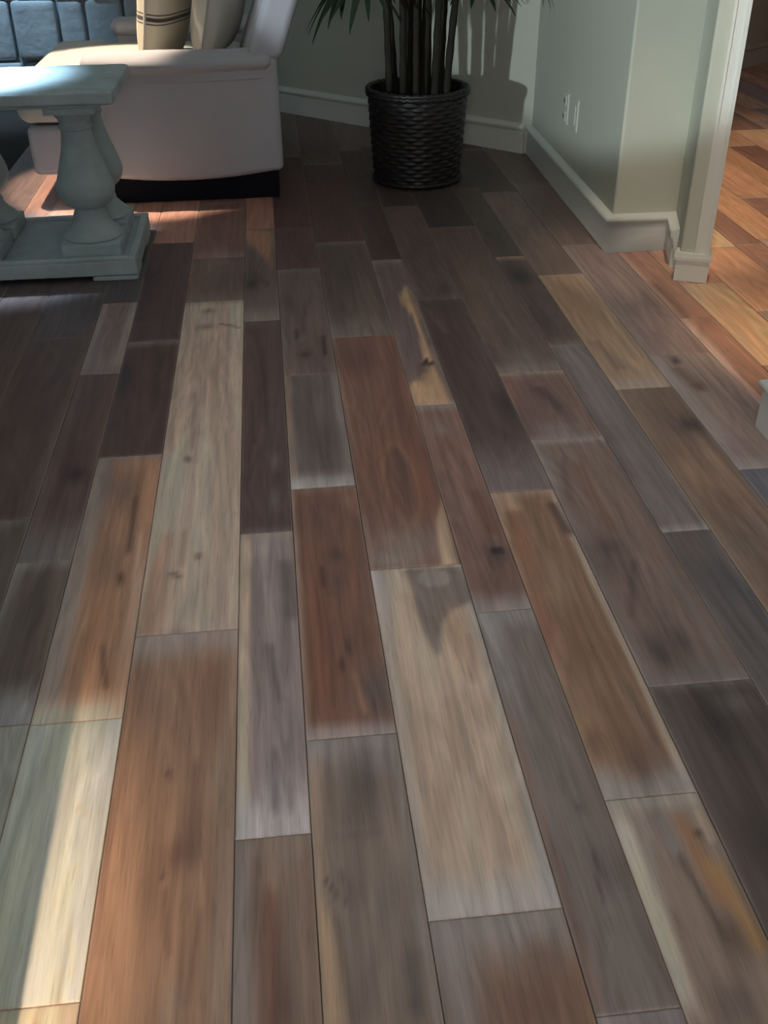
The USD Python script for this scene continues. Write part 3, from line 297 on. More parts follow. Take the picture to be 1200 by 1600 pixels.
{"u":[0.725,0.955],"v":[0.3,1.529],"c":[62,54,48],"f":[["b",0.84,1.434,0.0289,0.0805,[40,36,36],0.8,1],["b",0.898,1.475,0.0402,0.0296,[92,92,88],0.5,1],["b",0.871,1.314,0.0251,0.0974,[56,52,50],0.5,1],["s",0.771,1.471,0.793,1.135,0.0124,[72,60,52],0.5],["b",0.805,1.134,0.0347,0.0826,[46,42,42],0.6,1]],"n":None,"r":[[90,86,80],0.03,0.7],"L":None,"R":None,"g":0.8},
{"u":[0.725,0.955],"v":[1.529,2.626],"c":[88,73,63],"f":[["b",0.736,2.497,0.0262,0.1098,[112,102,94],0.7,1],["b",0.797,2.058,0.0328,0.0393,[64,50,48],0.8,1],["b",0.78,2.003,0.0483,0.1084,[80,66,60],0.5,1],["s",0.829,2.485,0.831,2.113,0.0176,[90,64,50],0.7],["s",0.802,2.527,0.755,2.282,0.0109,[76,60,52],0.6],["b",0.793,1.653,0.0286,0.0551,[58,50,46],0.8,1],["b",0.855,1.679,0.026,0.0563,[62,54,50],0.7,1],["b",0.869,1.579,0.0418,0.0402,[84,80,74],0.6,1],["s",0.87,2.02,0.839,1.787,0.0125,[104,90,76],0.6],["s",0.845,1.995,0.764,1.772,0.0093,[70,56,50],0.6],["s",0.868,1.964,0.846,1.762,0.0077,[74,62,56],0.5],["s",0.96,2.468,0.948,1.955,0.012,[84,68,62],0.6],["s",0.916,1.959,0.924,1.573,0.0149,[92,86,78],0.6],["s",0.708,2.012,0.713,1.731,0.0123,[108,98,88],0.5],["b",0.739,2.155,0.027,0.1195,[94,80,72],0.5,1],["s",0.865,2.407,0.859,2.203,0.0142,[108,84,66],0.4]],"n":[[98,94,88],0.05,0.7],"r":[[124,114,105],0.05,0.8],"L":[[112,104,95],0.06,0.5],"R":[[90,80,74],0.06,0.5],"g":1.0},
{"u":[0.725,0.955],"v":[2.626,3.106],"c":[86,66,57],"f":[["s",0.839,3.002,0.876,2.809,0.0209,[58,44,42],0.75],["b",0.764,2.869,0.0454,0.0896,[92,66,58],0.6,1],["b",0.748,2.989,0.0213,0.0666,[112,78,58],0.6,1],["b",0.921,2.78,0.0162,0.0859,[116,92,74],0.6,1],["b",0.825,2.693,0.0671,0.0409,[108,100,94],0.7,1],["b",0.889,2.762,0.0161,0.0425,[60,52,50],0.5,1]],"n":[[112,104,96],0.04,0.6],"r":[[128,112,88],0.045,0.85],"L":None,"R":None,"g":1.0},
{"u":[0.725,0.955],"v":[3.106,4.738],"c":[76,60,52],"f":[["b",0.777,3.775,0.0356,0.2732,[100,78,60],0.6,1],["b",0.836,3.503,0.0384,0.1822,[66,52,48],0.6,1],["s",0.832,4.143,0.868,3.319,0.015,[98,80,66],0.5],["b",0.849,3.236,0.0678,0.0753,[98,88,80],0.6,1]],"n":[[106,96,86],0.1,0.8],"r":None,"L":None,"R":None,"g":1.0},
{"u":[0.725,0.955],"v":[4.738,6.2],"c":[52,44,40],"f":[],"n":None,"r":None,"L":None,"R":None,"g":1.0},
{"u":[0.955,1.087],"v":[0.8,2.096],"c":[72,68,64],"f":[["b",1.008,2.003,0.0259,0.0546,[92,76,68],0.5,1],["b",1.038,1.889,0.0313,0.1013,[60,60,62],0.6,1],["b",0.973,1.653,0.0287,0.0854,[66,62,58],0.5,1],["s",0.976,1.897,0.98,1.566,0.0118,[84,78,72],0.5],["b",1.084,1.806,0.0213,0.0718,[54,60,68],0.5,1]],"n":None,"r":None,"L":None,"R":[[100,96,90],0.06,0.6],"g":1.0},
{"u":[0.955,1.087],"v":[2.096,3.316],"c":[88,80,75],"f":[["b",0.991,3.032,0.0346,0.1469,[92,82,78],0.5,1],["s",0.977,3.192,0.976,2.583,0.0104,[74,66,62],0.5],["b",0.988,2.622,0.035,0.0791,[78,70,68],0.5,1],["b",0.99,2.219,0.052,0.0751,[90,88,82],0.6,1]],"n":[[118,115,107],0.035,0.9],"r":[[104,96,88],0.04,0.7],"L":[[78,66,58],0.08,0.5],"R":[[104,94,84],0.07,0.5],"g":1.0},
{"u":[0.955,1.087],"v":[3.316,4.283],"c":[72,57,50],"f":[["b",1.012,4.039,0.043,0.0914,[44,38,38],0.85,1],["b",0.995,3.545,0.0389,0.1614,[60,48,46],0.6,1],["b",1.052,3.474,0.0192,0.0843,[80,64,54],0.5,1]],"n":[[104,92,80],0.045,0.7],"r":[[138,112,88],0.07,0.85],"L":None,"R":None,"g":1.0},
{"u":[0.955,1.087],"v":[4.283,5.4],"c":[66,54,47],"f":[],"n":None,"r":None,"L":None,"R":None,"g":1.0},
{"u":[0.955,1.087],"v":[5.4,6.4],"c":[54,46,42],"f":[],"n":None,"r":None,"L":None,"R":None,"g":1.0},
{"u":[1.087,1.283],"v":[1.1,2.929],"c":[92,75,60],"f":[["b",1.247,2.673,0.0436,0.0491,[58,48,46],0.85,1],["b",1.187,2.724,0.0401,0.1261,[80,64,56],0.6,1],["b",1.154,2.388,0.0476,0.0835,[120,94,68],0.7,1],["b",1.154,2.521,0.0304,0.0601,[100,76,58],0.6,1],["s",1.249,2.509,1.215,2.066,0.0248,[120,98,78],0.6],["b",1.211,2.224,0.0454,0.0632,[108,80,62],0.6,1],["b",1.141,2.016,0.049,0.0829,[94,86,76],0.5,1],["b",1.21,2.097,0.0302,0.0876,[80,72,68],0.5,1]],"n":None,"r":None,"L":[[112,90,72],0.05,0.5],"R":[[108,98,90],0.05,0.5],"g":1.0},
{"u":[1.087,1.283],"v":[2.929,4.032],"c":[128,104,75],"f":[["b",1.163,3.793,0.0564,0.1801,[126,92,60],0.6,1],["b",1.165,3.522,0.0581,0.1604,[134,104,68],0.6,1],["s",1.137,3.341,1.155,3.088,0.0181,[98,80,64],0.6],["b",1.157,3.168,0.0358,0.0734,[104,88,72],0.5,1]],"n":[[138,124,104],0.1,0.9],"r":[[128,110,86],0.04,0.6],"L":None,"R":[[130,112,92],0.08,0.5],"g":1.0},
{"u":[1.087,1.283],"v":[4.032,5.3],"c":[86,70,60],"f":[],"n":None,"r":None,"L":None,"R":None,"g":1.0},
{"u":[1.087,1.283],"v":[5.3,6.2],"c":[60,50,44],"f":[],"n":None,"r":None,"L":None,"R":None,"g":1.0},
{"u":[1.283,1.513],"v":[1.5,2.378],"c":[78,78,80],"f":[],"n":None,"r":None,"L":None,"R":None,"g":1.0},
{"u":[1.283,1.513],"v":[2.378,3.18],"c":[106,92,80],"f":[["b",1.367,3.141,0.0156,0.026,[46,38,38],0.9,1],["s",1.35,3.089,1.373,2.908,0.0216,[86,70,54],0.7],["b",1.372,2.923,0.0169,0.0234,[70,50,42],0.8,1],["b",1.364,2.746,0.0445,0.0854,[116,102,84],0.6,1],["b",1.325,2.499,0.0379,0.0745,[96,82,78],0.5,1]],"n":[[130,124,115],0.06,0.85],"r":None,"L":[[132,122,110],0.13,0.8],"R":None,"g":1.0},
{"u":[1.283,1.513],"v":[3.18,4.4],"c":[106,88,78],"f":[["b",1.441,3.828,0.0519,0.1413,[116,94,80],0.5,1],["b",1.407,3.489,0.0628,0.0978,[122,102,88],0.5,1],["b",1.472,3.68,0.0252,0.1596,[84,66,56],0.5,1]],"n":None,"r":None,"L":[[124,106,92],0.07,0.5],"R":None,"g":1.0},
{"u":[1.283,1.513],"v":[4.4,5.4],"c":[84,68,58],"f":[],"n":None,"r":None,"L":None,"R":None,"g":1.0},
{"u":[1.513,1.648],"v":[1.6,2.55],"c":[104,82,68],"f":[],"n":None,"r":None,"L":None,"R":None,"g":1.0},
{"u":[1.513,1.648],"v":[2.55,3.5],"c":[116,84,64],"f":[["b",1.499,2.916,0.0339,0.1123,[112,76,56],0.5,1]],"n":None,"r":None,"L":[[156,130,112],0.16,0.85],"R":None,"g":1.0},
{"u":[1.513,1.648],"v":[3.5,4.7],"c":[116,82,62],"f":[["s",1.544,3.889,1.564,3.437,0.015,[88,62,48],0.6],["b",1.552,3.47,0.0338,0.0851,[126,92,72],0.6,1]],"n":None,"r":None,"L":[[146,118,98],0.1,0.6],"R":None,"g":1.0},
{"u":[1.513,1.648],"v":[4.7,5.8],"c":[110,80,62],"f":[],"n":None,"r":None,"L":None,"R":None,"g":1.0},
{"u":[1.648,1.836],"v":[2.0,3.05],"c":[124,88,64],"f":[],"n":None,"r":None,"L":None,"R":None,"g":1.0},
{"u":[1.648,1.836],"v":[3.05,3.85],"c":[150,112,76],"f":[],"n":None,"r":None,"L":[[162,126,90],0.2,0.6],"R":None,"g":1.0},  # warm patch of light by the opening put into the plank colour
{"u":[1.648,1.836],"v":[3.85,5.0],"c":[128,92,68],"f":[],"n":None,"r":None,"L":None,"R":None,"g":1.0},
{"u":[1.648,1.836],"v":[5.0,6.2],"c":[138,98,68],"f":[],"n":None,"r":None,"L":None,"R":None,"g":1.0}
]

rng = np.random.default_rng(7)
floor = thing('floor', kind='structure', label='hardwood floor of mixed width planks in brown, tan and grey', cat='floor')
obj('subfloor', trimesh.creation.box(bounds=[[-3.5, -3.1, -0.09], [7.0, 10.6, -0.022]]), seam, floor, smooth=False)

def smoothstep(x): x = np.clip(x, 0, 1); return x * x * (3 - 2 * x)

def fbm1(q, seed):  # cheap seeded value noise of 2-D points
    return np.asarray(meshkit.fbm(np.column_stack([q, np.full(len(q), seed)])))

def seg_dist(q, poly):
    d = np.full(len(q), 1e9); P = np.array(poly)
    for i in range(len(P)):
        a, b = P[i], P[(i + 1) % len(P)]; ab = b - a
        t = np.clip(((q - a) @ ab) / (ab @ ab + 1e-12), 0, 1); d = np.minimum(d, np.linalg.norm(q - a - t[:, None] * ab, axis=1))
    return d

def plank(pl, seed):
    (u0, u1), (v0, v1) = pl['u'], pl['v']; g = 0.0004; u0, u1, v0, v1 = u0 + g, u1 - g, v0 + g * .7, v1 - g * .7
    near = v0
    du, dv = (0.0075, 0.015) if near < 2.3 else (0.013, 0.03) if near < 3.7 else (0.03, 0.07)
    if pl.get('plain'): du, dv = (0.05, 0.2)
    nu, nv = max(4, int((u1 - u0) / du)), max(6, int((v1 - v0) / dv))
    b = 0.005
    us = np.concatenate([[u0, u0 + b * .4, u0 + b], np.linspace(u0 + b, u1 - b, nu)[1:-1], [u1 - b, u1 - b * .4, u1]])
    vs = np.concatenate([[v0, v0 + b * .4, v0 + b], np.linspace(v0 + b, v1 - b, nv)[1:-1], [v1 - b, v1 - b * .4, v1]])
    UU, VV = np.meshgrid(us, vs, indexing='ij'); q = np.column_stack([UU.ravel(), VV.ravel()])
    e = np.minimum.reduce([q[:, 0] - u0, u1 - q[:, 0], q[:, 1] - v0, v1 - q[:, 1]])
    z = -0.0016 * (1 - smoothstep(e / b)) - 0.0022 * (1 - smoothstep(e / 0.035)) + 0.0012 * fbm1(q * [6, 2.5], seed)
    z += ((seed * 37) % 7 - 3) * 0.00025
    # -------- colour of the wood
    w, l = u1 - u0, v1 - v0
    s, t = (q[:, 0] - u0) / w, (q[:, 1] - v0)
    col = np.tile(np.array(pl['c'], float), (len(q), 1))
    n1 = fbm1(q * [22, 1.6] + seed, seed); n2 = fbm1(q * [9, 3.0] + 3 * seed, seed + .5)
    wav = np.column_stack([fbm1(q * [14, 7], seed + 2) * 0.010, fbm1(q * [40, 5], seed + 4) * 0.030])
    col *= (1 + 0.20 * n1 + 0.16 * n2)[:, None]
    def put(c, a):
        nonlocal col
        a = np.clip(a, 0, 1)[:, None]; col = col * (1 - a) + np.array(c, float) * (1 + 0.10 * n1 + 0.05 * n2)[:, None] * a
    for k, d, dist in (('L', s, None), ('R', 1 - s, None)):
        if pl[k]:
            c, wd, st = pl[k]; ww = wd * (1 + 0.5 * fbm1(np.column_stack([q[:, 1] * 2.2, q[:, 0] * 0]), seed + (k == 'R')))
            put(c, st * (1 - smoothstep((d / np.maximum(ww, .01) - 0.65) / 0.8)))
    frng = fbm1(q * [34, 3], seed + 8)
    for k, d in (('n', t), ('r', l - t)):
        if pl[k]:
            c, ln, st = pl[k]; put(c, st * (1 - smoothstep((d + 0.30 * ln * frng - 0.30 * ln) / (1.0 * ln))))
    qw = q + wav
    for ft in pl['f']:
        if ft[0] == 'b':
            _, fu, fv, ru, rv, c, st, shp = ft
            qq = q + wav * (.3 if shp == 2 else 1.0)
            r = np.sqrt(((qq[:, 0] - fu) / ru) ** 2 + ((qq[:, 1] - fv) / rv) ** 2)
            a = np.exp(-r ** 2 * 0.9) if shp == 1 else (1 - smoothstep((r - 0.85) / 0.3)) if shp == 2 else np.exp(-((r - 1) / 0.12) ** 2)
            put(c, st * a)
        elif ft[0] == 's':
            _, ua, va, ub, vb, wd, c, st = ft
            a_, b_ = np.array([ua, va]), np.array([ub, vb]); ab = b_ - a_; tt = ((qw - a_) @ ab) / (ab @ ab)
            dd = np.linalg.norm(qw - a_ - np.clip(tt, 0, 1)[:, None] * ab, axis=1)
            put(c, st * np.exp(-(dd / wd) ** 2 * 0.8) * smoothstep((tt + .1) / .2) * smoothstep((1.1 - tt) / .2))
        else:
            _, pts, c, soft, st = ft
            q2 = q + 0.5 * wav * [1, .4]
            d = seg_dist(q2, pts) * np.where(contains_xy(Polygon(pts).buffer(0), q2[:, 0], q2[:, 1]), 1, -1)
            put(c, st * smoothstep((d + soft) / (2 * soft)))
    edge = (1 - smoothstep(e / 0.006))
    col = col * (1 - 0.45 * edge[:, None]) + np.array([136, 124, 108.0]) * 0.45 * edge[:, None]
    alb = lin(np.clip(col, 8, 250)) * GAIN * [1.0, 0.94, 1.10]; lum = alb @ np.array([.3, .5, .2]); alb = np.clip(lum[:, None] + (alb - lum[:, None]) * SAT, 0.012, 0.82)
    # -------- mesh: top with eased edges, and sides
    n_u, n_v = len(us), len(vs); v = np.column_stack([q, z])
    i, j = np.meshgrid(np.arange(n_u - 1), np.arange(n_v - 1), indexing='ij')
    qd = np.stack([i * n_v + j, (i + 1) * n_v + j, (i + 1) * n_v + j + 1, i * n_v + j + 1], -1).reshape(-1, 4)
    f = np.vstack([qd[:, [0, 1, 2]], qd[:, [0, 2, 3]]])
    ring = np.concatenate([np.arange(n_u) * n_v, (n_u - 1) * n_v + np.arange(1, n_v), np.arange(n_u - 2, -1, -1) * n_v + n_v - 1, np.arange(n_v - 2, 0, -1)])
    low = v[ring].copy(); low[:, 2] = -0.021; k = len(v); m_ = len(ring); nx = np.roll(np.arange(m_), -1)
    f = np.vstack([f, np.column_stack([ring, k + np.arange(m_), k + nx]), np.column_stack([ring, k + nx, ring[nx]])])
    v = np.vstack([v, low]); alb = np.vstack([alb, alb[ring]])
    grain = np.column_stack([v[:, 0] + 0.02 * np.interp(v[:, 1], [0, 9], [0, 1]), v[:, 1], np.full(len(v), seed * 3.7)])
    return (v, f), {'wood_color': alb, 'grain_at': grain}

# more planks of the same three widths in the room through the opening
ends = {}
for pl in PLANKS: ends[tuple(pl['u'])] = max(ends.get(tuple(pl['u']), 0), pl['v'][1])
for (u0_, u1_), v in sorted(ends.items()):
    top = 7.98 if u0_ < -.42 else 4.27 if u0_ > 1.5 and u0_ < 1.6 else 7.55 - u0_
    if u0_ > 1.6: continue
    while v < top - .05:
        l = min(rng.uniform(.7, 1.4), top - v); l = top - v if top - v - l < .25 else l
        base = np.array([(60, 48, 44), (72, 56, 48), (54, 46, 44), (80, 66, 58)][rng.integers(4)], float)
        PLANKS.append({'u': [u0_, u1_], 'v': [v, v + l], 'c': base.tolist(), 'f': [], 'n': [(92, 82, 76), .06, .7], 'r': None, 'L': None, 'R': None}); v += l
u = 1.836
for c in range(17):
    w = (0.232, 0.135, 0.19)[c % 3]; v = 1.2 + rng.uniform(0, .6)
    vmax = 6.0 + 1.6 * (u - 1.8)
    while v < min(vmax, 10.2) and u < 4.9:
        l = rng.uniform(0.75, 1.5)
        k = rng.random()
        base = np.array([(128, 92, 66), (150, 112, 80), (104, 78, 64), (92, 66, 54), (142, 106, 72), (118, 98, 86)][rng.integers(6)], float) * rng.uniform(.92, 1.08)
        if v + l > 1.8 + 0.25 * max(0, u - 1.8): PLANKS.append({'u': [u, u + w], 'v': [v, v + l], 'c': base.tolist(), 'f': [], 'n': [(130, 112, 96), .07, .7] if k < .5 else None, 'r': [(128, 110, 92), .05, .6] if k > .6 else None, 'L': [(146, 120, 98), .1, .6] if k < .4 else None, 'R': None})
        v += l
    u += w
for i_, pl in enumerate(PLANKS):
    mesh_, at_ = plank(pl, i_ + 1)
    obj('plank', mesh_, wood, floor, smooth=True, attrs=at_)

# ------------------------------------------------------------------ the setting: walls
H = 3.2
st = dict(kind='structure')
# wall on the right with its outer corner and the door jamb
rblock = Polygon([(1.475, 4.285), (1.762, 4.285), (1.65, 3.905), (1.75, 3.862), (1.785, 3.95), (1.84, 4.4), (1.84, 6.9), (1.53, 6.9), (1.53, 6.05)])
rblock = rblock.buffer(-0.012, quad_segs=6).buffer(0.012, quad_segs=6)
obj('wall_right', prism(rblock, -0.02, H), paint, smooth=40, label='pale wall whose corner stands right of the potted palm', cat='wall', **st)
near_r = Polygon([(1.46, -3), (1.80, -3), (1.80, 2.60), (1.46, 2.60)])
obj('wall_right', prism(near_r, -0.02, H), paint, smooth=40, label='pale wall end just inside the right edge of the picture', cat='wall', **st)
bk = np.array([[1.53, 6.05], [-0.42, 8.0]]); nb = np.array([1, 1]) / math.sqrt(2) * .15
obj('wall_back', prism([tuple(bk[0]), tuple(bk[1]), tuple(bk[1] + nb), tuple(bk[0] + nb)], -0.02, H), paint, smooth=False, label='shaded pale wall running diagonally behind the palm', cat='wall', **st)
BASE = [(0, 0), (0.022, 0), (0.022, 0.122), (0.026, 0.128), (0.034, 0.136), (0.036, 0.146), (0.033, 0.155), (0.022, 0.160), (0.012, 0.166), (0, 0.168)]
obj('baseboard_right', sweep_plan([(1.53, 6.07), (1.475, 4.285), (1.762, 4.285), (1.69, 4.04)], BASE, -1), trimp, smooth=50, label='moulded baseboard turning the corner of the right wall', cat='baseboard', **st)
obj('baseboard_back', sweep_plan([(-0.42, 8.0), (1.50, 6.08)], BASE, -1), trimp, smooth=50, label='moulded baseboard along the diagonal wall behind the palm', cat='baseboard', **st)
obj('baseboard_right', sweep_plan([(1.46, -2.9), (1.46, 2.60), (1.60, 2.60)], BASE, 1), trimp, smooth=50, label='bright baseboard corner cut by the right edge of the picture', cat='baseboard', **st)
# door casing with its plinth block
tr = thing('trim', (1.70, 3.87, 0), kind='structure', label='fluted door casing on a plinth block beside the opening', cat='door trim')
fdir = np.array([1.75 - 1.65, 3.862 - 3.905]); fdir /= np.linalg.norm(fdir); fn = np.array([fdir[1], -fdir[0]])
def onface(a, o): return tuple(np.array([1.65, 3.905]) + fdir * a + fn * o)
pl_ = Polygon([onface(-0.012, 0.02), onface(-0.012, -0.05), onface(0.122, -0.05), onface(0.122, 0.02)])
pb = prism(pl_, 0, 0.092); cap1 = prism(pl_.buffer(0.008, join_style=2), 0.092, 0.104); cap2 = prism(pl_.buffer(0.003, join_style=2), 0.104, 0.118)
obj('plinth_block', join(pb), trimp, tr, smooth=False); obj('plinth_cap', join(cap1, cap2), trimp, tr, smooth=False)
for a0, a1, o in ((0.056, 0.066, 0.012), (0.066, 0.100, 0.006), (0.100, 0.116, 0.016)):
    obj('casing_strip', prism([onface(a0, o), onface(a0, -0.01), onface(a1, -0.01), onface(a1, o)], 0.118, H), trimp, tr, smooth=False)
# room through the opening
fa, fb = np.array([3.906, 8.561]), np.array([4.238, 8.814]); fd = (fb - fa) / np.linalg.norm(fb - fa); fn2 = np.array([-fd[1], fd[0]])
p0, p1 = fa - fd * 1.9, fa + fd * 0.52
tan = plain('warm_lit_wall_paint', (0.55, 0.45, 0.33), 0.8, 0.2)  # same paint as the other walls with warm light put into its colour
obj('wall_back', prism([tuple(p0 + fn2 * .02), tuple(p1 + fn2 * .02), tuple(p1 + fn2 * .2), tuple(p0 + fn2 * .2)], -0.02, H), tan, smooth=False, label='wall tinted by painted-in warm light at the far end of the room through the opening', cat='wall', **st)
obj('baseboard_back', sweep_plan([tuple(p0 + fn2 * .02), tuple(p1 + fn2 * .02)], BASE, -1), plain('warm_lit_trim', (0.60, 0.50, 0.38), 0.5), smooth=50, label='baseboard of the far room seen through the opening', cat='baseboard', **st)  # trim colour carries the same painted-in warm light
obj('wall_far', prism([tuple(p1), (5.6, 8.0), (5.8, 8.2), tuple(p1 + fn2 * .3)], -0.02, H), tan, smooth=False, label='side wall of the far room past its corner', cat='wall', **st)
obj('wall_far', prism([(5.6, -3), (5.8, -3), (5.8, 8.2), (5.6, 8.0)], -0.02, H), tan, smooth=False, label='outer wall of the room through the opening', cat='wall', **st)
obj('wall_front', prism([(-3.5, -3.15), (5.8, -3.15), (5.8, -3.0), (-3.5, -3.0)], -0.02, H), paint, smooth=False, label='wall behind the place of the camera', cat='wall', **st)
obj('ceiling', prism([(-3.6, -3.2), (6, -3.2), (6, 10.6), (-3.6, 10.6)], H, H + .1), ceilp, smooth=False, label='flat plaster ceiling over both rooms', cat='ceiling', **st)

# left wall with two windows: (plane u, v0, v1, z0, z1); it steps in beside the table
WIN = [(-3.4, -0.75, 0.75, 0.75, 2.2), (-2.4, 6.6, 7.7, 0.75, 2.3)]
def wall_with_windows():
    parts = []
    for u_, v0, v1, (a, b2, z0, z1) in ((-3.4, -3.0, 3.5, WIN[0][1:]), (-2.4, 3.5, 8.2, WIN[1][1:])):
        parts += [[[u_ - .15, v0, -.02], [u_, a, H]], [[u_ - .15, b2, -.02], [u_, v1, H]], [[u_ - .15, a, -.02], [u_, b2, z0]], [[u_ - .15, a, z1], [u_, b2, H]]]
    parts.append([[-3.55, 3.5, -.02], [-2.4, 3.65, H]])
    return join(*[trimesh.creation.box(bounds=q) for q in parts])
obj('wall_left', wall_with_windows(), paint, smooth=False, label='left wall of the room with two window openings', cat='wall', **st)
for wu, a, b2, z0, z1 in WIN:
    wn = thing('window', (wu-0.075, (a + b2) / 2, z0), kind='structure', label='white casement window in the left wall, %s' % ('level with the camera' if a < 0 else 'beyond the armchair'), cat='window')
    for bb in ([[wu-0.100, a, z0], [wu-0.030, a + .06, z1]], [[wu-0.100, b2 - .06, z0], [wu-0.030, b2, z1]], [[wu-0.100, a, z0], [wu-0.030, b2, z0 + .06]], [[wu-0.100, a, z1 - .06], [wu-0.030, b2, z1]], [[wu-0.090, (a + b2) / 2 - .025, z0], [wu-0.040, (a + b2) / 2 + .025, z1]]):
        obj('window_frame', trimesh.creation.box(bounds=bb), trimp, wn, smooth=False)
    obj('sill', rbox([wu-0.100, a - .05, z0 - .04], [wu+0.060, b2 + .05, z0], .01, 2), trimp, wn)
    for q0, q1 in ((a + .06, (a + b2) / 2 - .025), ((a + b2) / 2 + .025, b2 - .06)):
        obj('pane', trimesh.creation.box(bounds=[[wu-0.068, q0, z0 + .06], [wu-0.062, q1, z1 - .06]]), panem, wn, smooth=False)

# stone wall of the hearth, left behind the armchair
hw = thing('wall_hearth', (-1.4, 8.0, 0), kind='structure', label='wall of rough grey stone blocks behind the armchair in blue daylight', cat='wall')
obj('mortar', trimesh.creation.box(bounds=[[-2.4, 8.0, -0.02], [-0.42, 8.2, H]]), mortm, hw, smooth=False)
z = 0.0; ri = np.random.default_rng(12)
while z < 1.75:
    hh = ri.uniform(.26, .40); uu = -2.38 + ri.uniform(-.1, 0)
    while uu < -0.45:
        ww = ri.uniform(.14, .34); a, b2 = max(uu, -2.39) + .008, min(uu + ww, -0.43) - .008
        if b2 - a > .06:
            q = rbox([a, 7.93 + ri.uniform(-.03, .02), z + .008], [b2, 8.02, z + hh - .008], .03, 3)
            q.vertices += np.column_stack([meshkit.fbm(q.vertices * 5 + k * 9.1) for k in range(3)]) * [.012, .02, .012]
            obj('stone', q, rockm, hw)
        uu += ww
    z += hh

# added unseen column left of the camera, casts the shadow edge on the floor
obj('column', join(prism(Polygon([(-.95, .1), (-.4745, .1), (-.4745, .5), (-.95, .5)]).buffer(-.02).buffer(.02), 0, H), rbox([-.97, .08, 0], [-.4745, .5, .12], .01, 2)), paint, smooth=40, label='unseen column left of the camera, out of the picture', cat='column')

# ------------------------------------------------------------------ wall outlets
def outlet(v, zc, label, toggle):
    uf = 1.475 + (v - 4.285) / (6.05 - 4.285) * 0.055
    o = thing('wall_outlet', (uf, v, zc), label=label, cat='outlet')
    obj('cover_plate', rbox([uf - .009, v - .046, zc - .075], [uf + .004, v + .046, zc + .075], .006, 3), plast, o)
    if toggle:
        obj('socket', rbox([uf - .013, v - .02, zc - .045], [uf - .006, v + .02, zc + .045], .004, 3), plast, o)
    else:
        for dz in (-.036, .036):
            s_ = obj('socket', rbox([uf - .013, v - .022, zc + dz - .026], [uf - .006, v + .022, zc + dz + .026], .008, 3), plast, o)
            for dv in (-.009, .009): obj('slot', trimesh.creation.box(bounds=[[uf - .0145, v + dv - .002, zc + dz - .01], [uf - .012, v + dv + .002, zc + dz + .01]]), slotm, s_, smooth=False)
outlet(5.27, .415, 'pale wall outlet with two sockets, the farther of the pair', False)
outlet(5.07, .42, 'pale wall outlet with one flat insert, nearer the wall corner', True)

# ------------------------------------------------------------------ table
tb = thing('console_table', (-1.35, 4.5, 0), label='low weathered table with stone-like balusters and a thick slab top', cat='table')
TU0, TU1, TV0, TV1 = -2.05, -0.60, 4.20, 4.83
def chip(mesh, amp, sc, seed):
    mesh.vertices = mesh.vertices + np.column_stack([meshkit.fbm(mesh.vertices * sc + seed + k * 7.3) for k in range(3)]) * amp
    return mesh
obj('tabletop', chip(rbox([TU0, TV0, .70], [TU1, TV1, .75], .012, 5), .004, 9, 1), stonep, tb)
obj('apron', chip(rbox([TU0 + .07, TV0 + .05, .682], [TU1 - .06, TV1 - .05, .70], .006, 3), .002, 9, 2), stonep, tb)
obj('plinth', chip(rbox([TU0, TV0, .02], [TU1, TV1, .085], .008, 5), .003, 8, 3), stonep, tb)
for nm, lo, hi in (('plinth_rim', [TU0, TV0, .08], [TU1, TV0 + .03, .102]), ('plinth_rim', [TU0, TV1 - .03, .08], [TU1, TV1, .102]), ('plinth_rim', [TU1 - .035, TV0, .08], [TU1, TV1, .102]), ('plinth_rim', [TU0, TV0, .08], [TU0 + .035, TV1, .102])):
    obj(nm, chip(rbox(lo, hi, .008, 4), .003, 11, 4), stonep, tb)
for fu in (TU0, TU1 - .19):
    for fv in (TV0 + .004, TV1 - .19): obj('foot', rbox([fu, fv, 0], [fu + .19, fv + .186, .022], .006, 2), stonep, tb)
bal = [(.0, .205), (.075, .205), (.072, .235), (.060, .262), (.062, .272), (.082, .282), (.102, .30), (.115, .325), (.119, .345), (.116, .37), (.107, .40), (.094, .44), (.081, .48), (.070, .52), (.063, .555), (.060, .585), (.068, .59), (.070, .60), (.062, .606), (.066, .625), (.078, .64), (.083, .648), (.083, .66), (.0, .66)]
def baluster(u_, v_):
    b_ = obj('baluster', chip(lathe(bal, (u_, v_, 0), 36), .003, 10, 5), stonep, tb, smooth=45)
    obj('baluster_base', chip(join(rbox([u_ - .125, v_ - .125, .085], [u_ + .125, v_ + .125, .15], .012, 4), lathe([(0, .148), (.122, .148), (.127, .156), (.124, .166), (.112, .18), (.096, .194), (.080, .212), (.074, .222), (0, .222)], (u_, v_, 0), 32)), .002, 10, 6), stonep, b_)
    obj('baluster_cap', rbox([u_ - .10, v_ - .10, .655], [u_ + .10, v_ + .10, .684], .006, 3), stonep, b_)
for u_ in (-0.785, -1.28, -1.775):
    for v_ in (4.365, 4.665): baluster(u_, v_)

